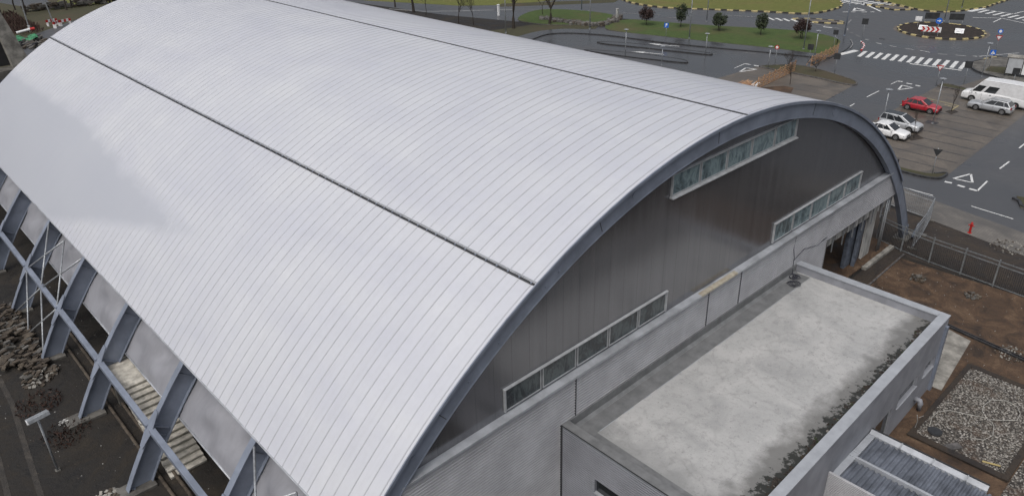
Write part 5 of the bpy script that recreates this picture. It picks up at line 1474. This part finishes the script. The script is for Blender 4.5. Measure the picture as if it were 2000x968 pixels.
def sign(xy, h, shape, face, label, rz=0.0, size=0.6, extra=None, pole_h=None):
    """a sign on a post; its face looks along local -x (towards the camera side)"""
    t = thing('traffic_sign', label, 'traffic sign', (xy[0], xy[1], 0), rz)
    MB().tube([(0, 0, 0), (0, 0, pole_h or h)], 0.035, 8).build('post', M['galv'], t, smooth=True)
    def plate(pts, x, mat, nm, par):
        mb = MB(); n = len(pts)
        mb.add([(x - .012, p[0], p[1]) for p in pts] + [(x, p[0], p[1]) for p in pts], [tuple(range(n)), tuple(range(n, 2 * n))] + [(i, (i + 1) % n, n + (i + 1) % n, n + i) for i in range(n)])
        return mb.build(nm, M[mat] if isinstance(mat, str) else mat, par)
    s_ = size / 2; zc = h - s_
    def shp(k, q=1.0, dz=0.0):
        z = zc + dz
        if k == 'sq': return [(-s_ * q, z - s_ * q), (s_ * q, z - s_ * q), (s_ * q, z + s_ * q), (-s_ * q, z + s_ * q)]
        if k == 'round': return [(s_ * q * math.cos(a), z + s_ * q * math.sin(a)) for a in [i * .3142 for i in range(20)]]
        if k == 'yield': return [(-s_ * 1.1 * q, z + s_ * .8 * q), (s_ * 1.1 * q, z + s_ * .8 * q), (0, z - s_ * 1.1 * q)]
        if k == 'tri': return [(-s_ * q, z - s_ * .8 * q), (s_ * q, z - s_ * .8 * q), (0, z + s_ * .9 * q)]
    if face == 'back':
        pl = plate(shp(shape), -0.045, 'black_metal', 'sign_plate', t)
    elif face == 'yield':
        pl = plate(shp('yield'), -0.045, 'red', 'sign_plate', t); plate(shp('yield', .62), -0.058, 'white', 'sign_field', pl)
    elif face == 'noentry':
        pl = plate(shp('round'), -0.045, 'red', 'sign_plate', t); plate([(-s_ * .6, zc - s_ * .18), (s_ * .6, zc - s_ * .18), (s_ * .6, zc + s_ * .18), (-s_ * .6, zc + s_ * .18)], -0.058, 'white', 'sign_field', pl)
    elif face == 'ring':
        pl = plate(shp('round'), -0.045, 'red', 'sign_plate', t); plate(shp('round', .6), -0.058, 'white', 'sign_field', pl)
    elif face == 'P':
        pl = plate(shp('sq'), -0.045, 'blue', 'sign_plate', t)
        plate([(s_ * .35, zc - s_ * .7), (s_ * .12, zc - s_ * .7), (s_ * .12, zc + s_ * .7), (s_ * .35, zc + s_ * .7)], -0.058, 'white', 'sign_letter', pl)
        plate([(s_ * .119, zc - s_ * .05), (-s_ * .4, zc - s_ * .05), (-s_ * .4, zc + s_ * .7), (s_ * .119, zc + s_ * .7)], -0.0585, 'white', 'sign_letter', pl)
    elif face == 'ped':
        pl = plate(shp('sq'), -0.045, 'blue', 'sign_plate', t); plate(shp('tri', .75), -0.058, 'white', 'sign_field', pl)
        plate([(-s_ * .10, zc - s_ * .42), (s_ * .12, zc - s_ * .42), (s_ * .03, zc + s_ * .3), (-s_ * .05, zc + s_ * .3)], -0.071, 'black_metal', 'sign_symbol', pl)
    elif face == 'arrow':
        pl = plate(shp('round'), -0.045, 'blue', 'sign_plate', t)
        plate([(s_ * .6, zc - s_ * .12), (-s_ * .1, zc - s_ * .12), (-s_ * .1, zc - s_ * .4), (-s_ * .65, zc), (-s_ * .1, zc + s_ * .4), (-s_ * .1, zc + s_ * .12), (s_ * .6, zc + s_ * .12)], -0.058, 'white', 'sign_symbol', pl)
    if extra: extra(t, plate)
    return t
D = lambda a: R(a)
tc = D(20)
sign((70.45, 55.75), 2.6, 'sq', 'P', 'blue parking sign on the lawn edge between the round trees', tc, 0.75)
sign((89.06, 32.20), 3.4, 'sq', 'back', 'black back of a square sign above the red and white kerb', tc, 0.9)
sign((80.99, 32.83), 2.9, 'sq', 'back', 'dark-backed sign at the tip of the lawn near the path', tc, 0.7)
sign((72.00, 31.99), 2.5, 'sq', 'back', 'dark-backed sign between the two timber fences', tc, 0.8)
sign((69.00, 26.65), 2.6, 'sq', 'back', 'dark-backed sign at the end of the reddish timber fence', tc, 0.8)
sign((66.91, 34.35), 2.9, 'round', 'ring', 'round red-rimmed sign at the paved lot entrance', tc, 0.6)
sign((71.27, 14.44), 2.7, 'yield', 'yield', 'red give-way sign seen against the stop line of the zebra crossing', tc, 0.75)
sign((41.36, 3.48), 2.6, 'yield', 'back', 'dark back of a give-way sign in the paved lot corner', tc, 0.75)
def blue_top(t, plate):
    pl = plate([(.33 * math.cos(a), 3.1 + .33 * math.sin(a)) for a in [i * .3142 for i in range(20)]], -0.045, 'blue', 'sign_plate', t)
    plate([(.2 * math.cos(a), 3.1 + .2 * math.sin(a)) for a in [i * .6283 for i in range(10)]], -0.058, 'white', 'sign_symbol', pl)
sign((93.63, 14.81), 2.6, 'yield', 'yield', 'give-way sign under a round blue roundabout sign at the bus stop kerb', tc, 0.8, blue_top, 3.4)
sign((81.97, 11.95), 3.0, 'sq', 'ped', 'blue pedestrian crossing sign on the pavement tip beside the bus stop', tc, 0.66)
sign((73.96, 12.13), 3.0, 'sq', 'back', 'black back of a crossing sign just left of the white van', tc, 0.85)
sign((75.5, 7.2), 2.7, 'sq', 'back', 'small dark sign behind the white van in front of the shelter', tc, 0.8)
sign((99.0, 25.0), 2.9, 'round', 'arrow', 'round blue arrow sign standing above the chevron board', tc, 0.95)
# chevron board and marker plates on the island
cb = thing('chevron_board', 'red and white chevron board on the dark soil of the round island', 'chevron board', (98.6, 25.9, 0.14), D(18))
bd = MB().box(-.03, 0, -1.55, 1.15, .55, 1.35).build('board', M['white'], cb)
for k in range(4):
    y = .95 - k * .66
    mb = MB()
    for sg in (1, -1):
        z0, z1 = .95, .95 + .38 * sg
        mb.add([(-.045, y, z0), (-.045, y - .30, z0), (-.045, y + .02, z1), (-.045, y + .32, z1), (-.035, y, z0), (-.035, y - .30, z0), (-.035, y + .02, z1), (-.035, y + .32, z1)], [(0, 1, 2, 3), (4, 5, 6, 7), (0, 1, 5, 4), (1, 2, 6, 5), (2, 3, 7, 6), (3, 0, 4, 7)])
    mb.build('chevron', M['red'], bd)
for y in (-1.2, .8): MB().tube([(.02, y, 0), (.02, y, .7)], .035, 8).build('post', M['galv'], cb)
for (x, y), lab in (((101.30, 27.94), 'white striped marker plate on the left half of the round island'), ((102.23, 22.77), 'white striped marker plate on the right half of the round island')):
    t = thing('marker_plate', lab, 'marker plate', (x, y, 0.16), D(15), 'white marker plates')
    b1 = MB().obox((0, 0, .5), (.32, 0, .30), (0, .62, 0), (.015, 0, -.015)).build('plate', M['white'], t)
    for k in (-.16, .14): MB().obox((-.025 + k * .73, 0, .52 + k * .68), (.035, 0, .033), (0, .52, 0), (.008, 0, -.008)).build('stripe', M['galv'], b1)
    MB().tube([(0, -.4, 0), (0, -.4, .5)], .03, 6).build('leg', M['galv'], t); MB().tube([(0, .4, 0), (0, .4, .5)], .03, 6).build('leg', M['galv'], t)
t = thing('info_sign', 'small white and grey sign cluster on the far left rim of the island', 'sign', (*(103.85, 29.77), 0.1), D(20))
MB().box(-.04, 0, -.5, .5, 1.0, 1.7).build('plate', M['white'], t); MB().tube([(0.03, 0, 0), (0.03, 0, 1.5)], .04, 6).build('post', M['galv'], t)
for (x, y), lab in (((107.17, 29.59), 'dark back of a low billboard behind the left of the round island'), ((108.83, 26.31), 'dark back of a billboard behind the lamp post of the round island')):
    t = thing('billboard', lab, 'billboard', (x + 2, y, 0.1), D(30), 'dark billboard backs')
    MB().box(-.06, .04, -1.1, 1.1, 0.5, 1.5).build('panel', M['black_metal'], t)
    for k in (-1, 1): MB().box(.045, .12, k - .05, k + .05, 0, 1.5).build('post', M['galv'], t)
tag(MB().box(92.0, 92.3, 30.0, 30.8, .0, .05).build('kerb_debris', M['black_metal']), 'dark scrap lying on the road near the red and white kerb', 'debris')

# bus shelter
bs = thing('bus_shelter', 'bus shelter of three pale panels with dark frames behind the white van', 'bus shelter', (81.2, 9.8, 0.14), D(-76))
for k in range(3):
    x0 = k * 1.75
    MB().box(x0 + .05, x0 + 1.68, -.02, .02, .35, 2.25).build('panel', M['frost'] if k != 1 else M['white'], bs)
    MB().box(x0 - .035, x0 + .045, -.05, .05, 0, 2.4).build('post', M['black_metal'], bs)
MB().box(5.22, 5.3, -.05, .05, 0, 2.4).build('post', M['black_metal'], bs)
MB().box(-.2, 5.4, -.1, 1.35, 2.4, 2.5).build('roof', M['concrete'], bs, bevel=.02)
MB().box(.3, 4.8, .25, .65, .42, .48).build('bench', M['wood'], bs)
for k in (.6, 4.4): MB().box(k, k + .08, .3, .6, 0, .42).build('leg', M['black_metal'], bs)

# small posts seen over the roof edge
for (px_, py_), h, lab in ((((79.94, 100.68)), 0, ''),):
    pass
for p, h, w, mat, lab in (((77.01, 71.40), 1.9, .35, 'plaster', 'grey stone pillar at the tip of the curved lawn'), ((66.20, 91.21), 1.9, .35, 'white', 'white cabinet standing beyond the bare trees')):
    t = MB().box(p[0] - w / 2, p[0] + w / 2, p[1] - w / 2, p[1] + w / 2, 0, h).box(p[0] - w * .65, p[0] + w * .65, p[1] - w * .65, p[1] + w * .65, h, h + .12)
    tag(t.build('street_pillar', M[mat], bevel=.02), lab, 'pillar')
# low stone wall of the curved lawn, stones
rn = random.Random(51); mb = MB()
wl_pts = spl([(69.12, 82.40), (69.27, 78.64), (69.99, 74.31), (71.64, 70.97), (75.24, 70.74), (79.31, 72.96)], 8)
for a, b_ in zip(wl_pts[:-1], wl_pts[1:]):
    for k in range(10):
        t_ = rn.random(); x = a[0] + (b_[0] - a[0]) * t_ + rn.gauss(0, .35); y = a[1] + (b_[1] - a[1]) * t_ + rn.gauss(0, .35)
        s_ = rn.uniform(.12, .34)
        mb.obox((x, y, s_ * .6 + .1), (s_, s_ * .2, .05), (-s_ * .2, s_ * .8, 0), (0, .04, s_ * .7), rn.choice([0, 0, 1, 2]))
tag(mb.build('stone_edging', [M['concrete_dark'], M['rubble'], M['concrete_dark']]), 'rough stone edging curving round the small lawn', 'stone edging', kind='stuff')

# ================================================================== trees
def leaf_crown(mb, c, rx, rz, n, size, cone=False, seed=0):
    rn = random.Random(seed)
    clumps = [(Vector((rn.gauss(0, 1), rn.gauss(0, 1), rn.gauss(0, 1))).normalized() * rn.uniform(.45, .95)) for _ in range(26)]
    for i in range(n):
        cl = rn.choice(clumps)
        p = cl + Vector((rn.gauss(0, .22), rn.gauss(0, .22), rn.gauss(0, .22)))
        if p.length > 1.12: continue
        k = 1.0
        if cone: k = 1.15 - 0.55 * (p.z + 1)
        q = Vector((c[0] + p.x * rx * k, c[1] + p.y * rx * k, c[2] + p.z * rz))
        a = Vector((rn.gauss(0, 1), rn.gauss(0, 1), rn.gauss(0, 1))).normalized(); b_ = a.orthogonal().normalized()
        s_ = size * rn.uniform(.6, 1.4); cr = a.cross(b_)
        mb.add([q + b_ * s_, q + cr * s_ * .5, q - b_ * s_, q - cr * s_ * .5], [(0, 1, 2, 3)])
def ball_tree(xy, h, r, mat, label, seed, cone=False, stems=1):
    t = thing('ornamental_tree', label, 'tree', (xy[0], xy[1], 0.1), 0, 'clipped trees along the lawn')
    rn = random.Random(seed)
    hc = h - r * (1.5 if cone else 1.0)
    mb = MB()
    for k in range(stems):
        dx = .28 * (k - (stems - 1) / 2)
        mb.tube([(0, dx, 0), (rn.uniform(-.05, .05), dx, hc * .5), (0, dx * 1.5, hc - r * .3)], .07, 8, r2=.05)
    for k in range(7):
        a = rn.uniform(0, 6.28); mb.tube([(0, 0, hc - r * .6), (math.cos(a) * r * .6, math.sin(a) * r * .6, hc + rn.uniform(-.2, .6) * r)], .025, 5, r2=.01)
    mb.build('trunk', M['bark'], t)
    mb = MB(); leaf_crown(mb, (0, 0, hc), r, r * (1.35 if cone else .85), 2200 if not cone else 1700, .12, False, seed)
    mb.build('crown', M[mat], t)
ball_tree((76.53, 64.44), 3.3, 1.3, 'leaf_purple', 'round-headed dark purple tree, leftmost on the green lawn', 1)
ball_tree((78.92, 58.97), 4.1, 1.05, 'leaf_green', 'taller pointed leafy tree on the lawn behind the parking sign', 2, True)
ball_tree((80.66, 52.50), 3.1, 1.2, 'leaf_green', 'round dark green tree on twin stems in the middle of the lawn', 3, stems=2)
ball_tree((82.31, 45.77), 3.6, .95, 'leaf_green', 'loose-crowned leafy tree right of the twin-stemmed one', 4, True)
ball_tree((83.77, 39.52), 3.2, 1.3, 'leaf_purple', 'widest round-headed dark tree, nearest the timber fence on the lawn', 5, stems=2)

def bare_tree(xy, h, label, seed, r0=.16, depth=5, spread=.5, name='bare_tree', lean=(0, 0), fork=None, group='leafless trees'):
    t = thing(name, label, 'tree', (xy[0], xy[1], 0), 0, group)
    rn = random.Random(seed); tr_, cr = MB(), MB()
    def br(p, d, L, r, k):
        q = p + d * L * .5 + Vector((rn.gauss(0, .04), rn.gauss(0, .04), 0)) * L
        e = q + (d + Vector((rn.gauss(0, .08), rn.gauss(0, .08), .05))).normalized() * L * .5
        (tr_ if k == 0 else cr).tube([p, q, e], r, 7 if k < 2 else 4, cap=False, r2=r * .62)
        if k >= depth: return
        n = fork if (fork and k == 0) else rn.choice([2, 3, 3])
        for _ in range(n):
            nd = (d + Vector((rn.gauss(0, spread), rn.gauss(0, spread), rn.uniform(0, .35)))).normalized()
            br(e, nd, L * rn.uniform(.62, .85), r * .6, k + 1)
        if k >= 1:
            nd = (d + Vector((rn.gauss(0, spread * 1.3), rn.gauss(0, spread * 1.3), .1))).normalized()
            br(q, nd, L * .6, r * .4, k + 1)
    br(Vector((0, 0, 0)), Vector((lean[0], lean[1], 1)).normalized(), h * .28, r0, 0)
    tr_.build('trunk', M['bark'], t); cr.build('crown', M['bark'], t)
bare_tree((60.19, 80.71), 11, 'bare tree with a single thick trunk rising behind the roof edge', 1, .30, 6, .38)
bare_tree((66.68, 78.29), 10, 'bare tree that forks low in front of the small curved lawn', 2, .28, 6, .42, fork=3)
bare_tree((57.93, 106.88), 11, 'bare forked tree above the roof edge beside the far road', 3, .30, 6, .42, fork=3)
bare_tree((58.79, 114.30), 9, 'slim bare tree left of the forked one by the far road', 4, .18, 5, .45)
bare_tree((56.77, 91.61), 7, 'thin bare sapling right above the middle of the roof edge', 5, .10, 5, .4)
bare_tree((57.60, 102.49), 6, 'small bare sapling beside the far road line', 6, .08, 5, .4)
bare_tree((57.35, 88.14), 6, 'small bare sapling right of the dark hedge line', 9, .08, 5, .4)
bare_tree((71.83, 85.10), 6, 'little bare shrubby tree at the far edge of the curved lawn', 12, .08, 5, .6)
bare_tree((59.96, 28.16), 3.4, 'bare sapling growing in front of the longer timber fence', 7, .05, 5, .35, lean=(0, 0))
bare_tree((65.5, 31.6), 3.0, 'dark bushy bare shrub on the brown verge island', 17, .05, 6, .45)
bare_tree((50.17, 8.65), 3.6, 'bare sapling in front of the pale people carrier', 8, .045, 4, .18)
bare_tree((61.88, 9.21), 3.3, 'bare dark sapling in the yellow-lined bay beside the red hatchback', 10, .05, 4, .14)
bare_tree((67.5, 28.6), 2.4, 'pale leafless bush between the two timber fences', 11, .06, 6, .8)
for x, y in ((58.3, 8.0), (49.5, 7.6)): pass
struct(MB().poly([(50.10, 9.67), (51.62, 8.97), (50.72, 7.83), (49.22, 8.53)], 0.03), 'tree_pit', M['soil_dark'])
struct(MB().poly([(61.39, 9.75), (62.81, 9.32), (62.22, 8.56), (60.74, 8.79)], 0.03), 'tree_pit', M['soil_dark'])
struct(MB().poly([(55.60, 30.57), (58.77, 28.43), (58.79, 27.01), (56.54, 26.12)], 0.03), 'planting_bed', M['soil_brown'])

# ================================================================== beyond the far end of the hall (top left)
cs = thing('concrete_grandstand', 'old concrete grandstand frame with a slanting grey beam over a dark void', 'grandstand')
y0 = 84.0
mb = MB(); pts = [(-17.2, 19.0), (-15.6, 19.0), (-14.35, 13.1), (-13.0, 7.4), (-12.6, 0), (-14.9, 0), (-14.9, 7.4), (-15.25, 11.2), (-16.5, 13.2)]
n = len(pts)
mb.add([(x, y0, z) for x, z in pts] + [(x, y0 + 1.2, z) for x, z in pts], [tuple(range(n)), tuple(range(n, 2 * n))] + [(i, (i + 1) % n, n + (i + 1) % n, n + i) for i in range(n)])
mb.build('slanting_beam', M['concrete'], cs)
MB().box(-40, -14.9, y0 + 1.3, y0 + 12, 7.3, 13.5).build('dark_void_block', M['dark'], cs)  # black block stands in for the unlit interior behind the beam
MB().box(-40, -14.0, y0 - 1.0, y0 + 1.28, 6.4, 7.2).build('low_roof', M['concrete_dark'], cs)
MB().box(-40, -15.2, y0 - 0.6, y0 - 0.4, 0.0, 6.3).build('wall', M['panel_wall'], cs)
rn = random.Random(61); mb = MB()
for i in range(90):
    x, y = rn.uniform(-5.5, 0.5), rn.uniform(132, 141); s_ = rn.uniform(.2, .6)
    mb.obox((x, y, s_ * .4), (s_, 0, .1), (0, s_ * .7, 0), (0, 0, s_ * .35), rn.choice([0, 1, 2]))
tag(mb.build('site_debris', [M['concrete_dark'], M['rubble'], M['dark']]), 'mixed building debris beyond the far roof corner', 'debris', kind='stuff')
mb = MB(); nu, nv = 14, 8
a, b_, c, d = [Vector((*p, 0)) for p in ((-4.60, 137.41), (-0.93, 137.30), (-0.35, 141.61), (-3.50, 141.55))]
vs = []
for i in range(nv + 1):
    for j in range(nu + 1):
        u, v_ = j / nu, i / nv
        p = (a * (1 - u) + b_ * u) * (1 - v_) + (d * (1 - u) + c * u) * v_
        vs.append((p.x, p.y, .5 + .35 * math.sin(u * 9 + v_ * 4) * math.sin(v_ * 5 + u) + rn.uniform(-.05, .05)))
mb.add(vs, [(i * (nu + 1) + j, i * (nu + 1) + j + 1, (i + 1) * (nu + 1) + j + 1, (i + 1) * (nu + 1) + j) for i in range(nv) for j in range(nu)])
tag(mb.build('tarpaulin', M['green_net']), 'crumpled green tarpaulin beyond the far roof corner', 'tarpaulin')
def barrier(xy, label, rz, L=2.2):
    t = thing('road_barrier', label, 'barrier', (xy[0], xy[1], 0), rz, 'red and white road barriers')
    for k in range(int(L / .44)):
        MB().box(k * .44, k * .44 + .438, -.05, .05, .7, 1.15).build('stripe_panel', M['red'] if k % 2 == 0 else M['white'], t)
    for x in (.2, L - .3): MB().box(x, x + .1, -.3, .3, 0, .7).build('leg', M['white'], t)
barrier((3.74, 151.04), 'red and white barrier, leftmost of three at the far roof corner', .3)
barrier((4.19, 147.64), 'red and white barrier with a leaning pole, middle of three', .9, 2.6)
barrier((5.52, 148.92), 'red and white barrier, rightmost of three, touching the roof outline', .2)
tag(MB().tube([(*(-2.59, 145.54), .6), (*(-0.27, 145.42), .9)], .22, 8).tube([(*(-0.27, 145.42), .9), (*(0.45, 145.23), .95)], .24, 8, mi=1).build('boom_barrier', [M['white'], M['red']]), 'white and red boom barrier lying above the green tarpaulin', 'boom barrier')
for p, h, lab in (((0.16, 148.27), 9, 'lamp pole rising beyond the barriers at top left'), ((4.40, 148.10), 7.5, 'leaning pole behind the middle barrier at top left')):
    t = thing('street_lamp', lab, 'street lamp', (p[0], p[1], 0), 0, 'tall street lamps')
    MB().tube([(0, 0, 0), (-.6 if 'lean' in lab else 0, 0, h)], .13, 8, r2=.07).build('pole', M['galv'], t)
    MB().box(-.2, .2, -.2, .2, 0, 1.1).build('base', M['white'] if 'lamp pole' in lab else M['red'], t)
rn = random.Random(71); mb = MB()
for i in range(260):
    t_ = rn.random(); x, y = 5 + 30 * t_ + rn.gauss(0, .3), 172 - 6 * t_ + rn.gauss(0, .5)
    s_ = rn.uniform(.25, .6); mb.obox((x, y, rn.uniform(.2, 1.3)), (s_, 0, 0), (0, s_ * .6, 0), (0, 0, s_ * .5), rn.choice([0, 1, 1]))
mb.box(3, 36, 168, 168.6, 0, 1.2, 2) if False else None
tag(mb.build('stone_wall', [M['rubble'], M['concrete_dark']]), 'rough low stone wall along the far lane at top left', 'stone wall', kind='stuff')
for i, (p, h) in enumerate((((-0.70, 165.49), 12), ((4.10, 176.57), 11), ((11.66, 167.25), 8), ((13.16, 169.03), 9), ((4.02, 167.92), 10), ((20.97, 168.85), 7))):
    labs = ['dark bare tree next to the grandstand beam', 'bare tree behind the grandstand corner at the top left edge', 'slim bare tree on the far lawn left of its twin', 'slim bare tree on the far lawn right of its twin', 'bare tree beside the far lamp pole', 'bare tree just above the roof shoulder at top left']
    bare_tree(p, h, labs[i], 100 + i, .2, 5, .45)
weeds2 = MB(); rn = random.Random(77)
for i in range(1800):
    x, y = rn.uniform(-9, 2), rn.uniform(146, 170); h = rn.uniform(.4, 1.6)
    weeds2.add([(x, y, 0), (x + rn.uniform(-.5, .5), y, h), (x + rn.uniform(-.15, .15), y + .1, h * .6)], [(0, 1, 2)])
tag(weeds2.build('scrub', M['leaf_brown']), 'brown leafless scrub between the grandstand and the far lane', 'scrub', kind='stuff')
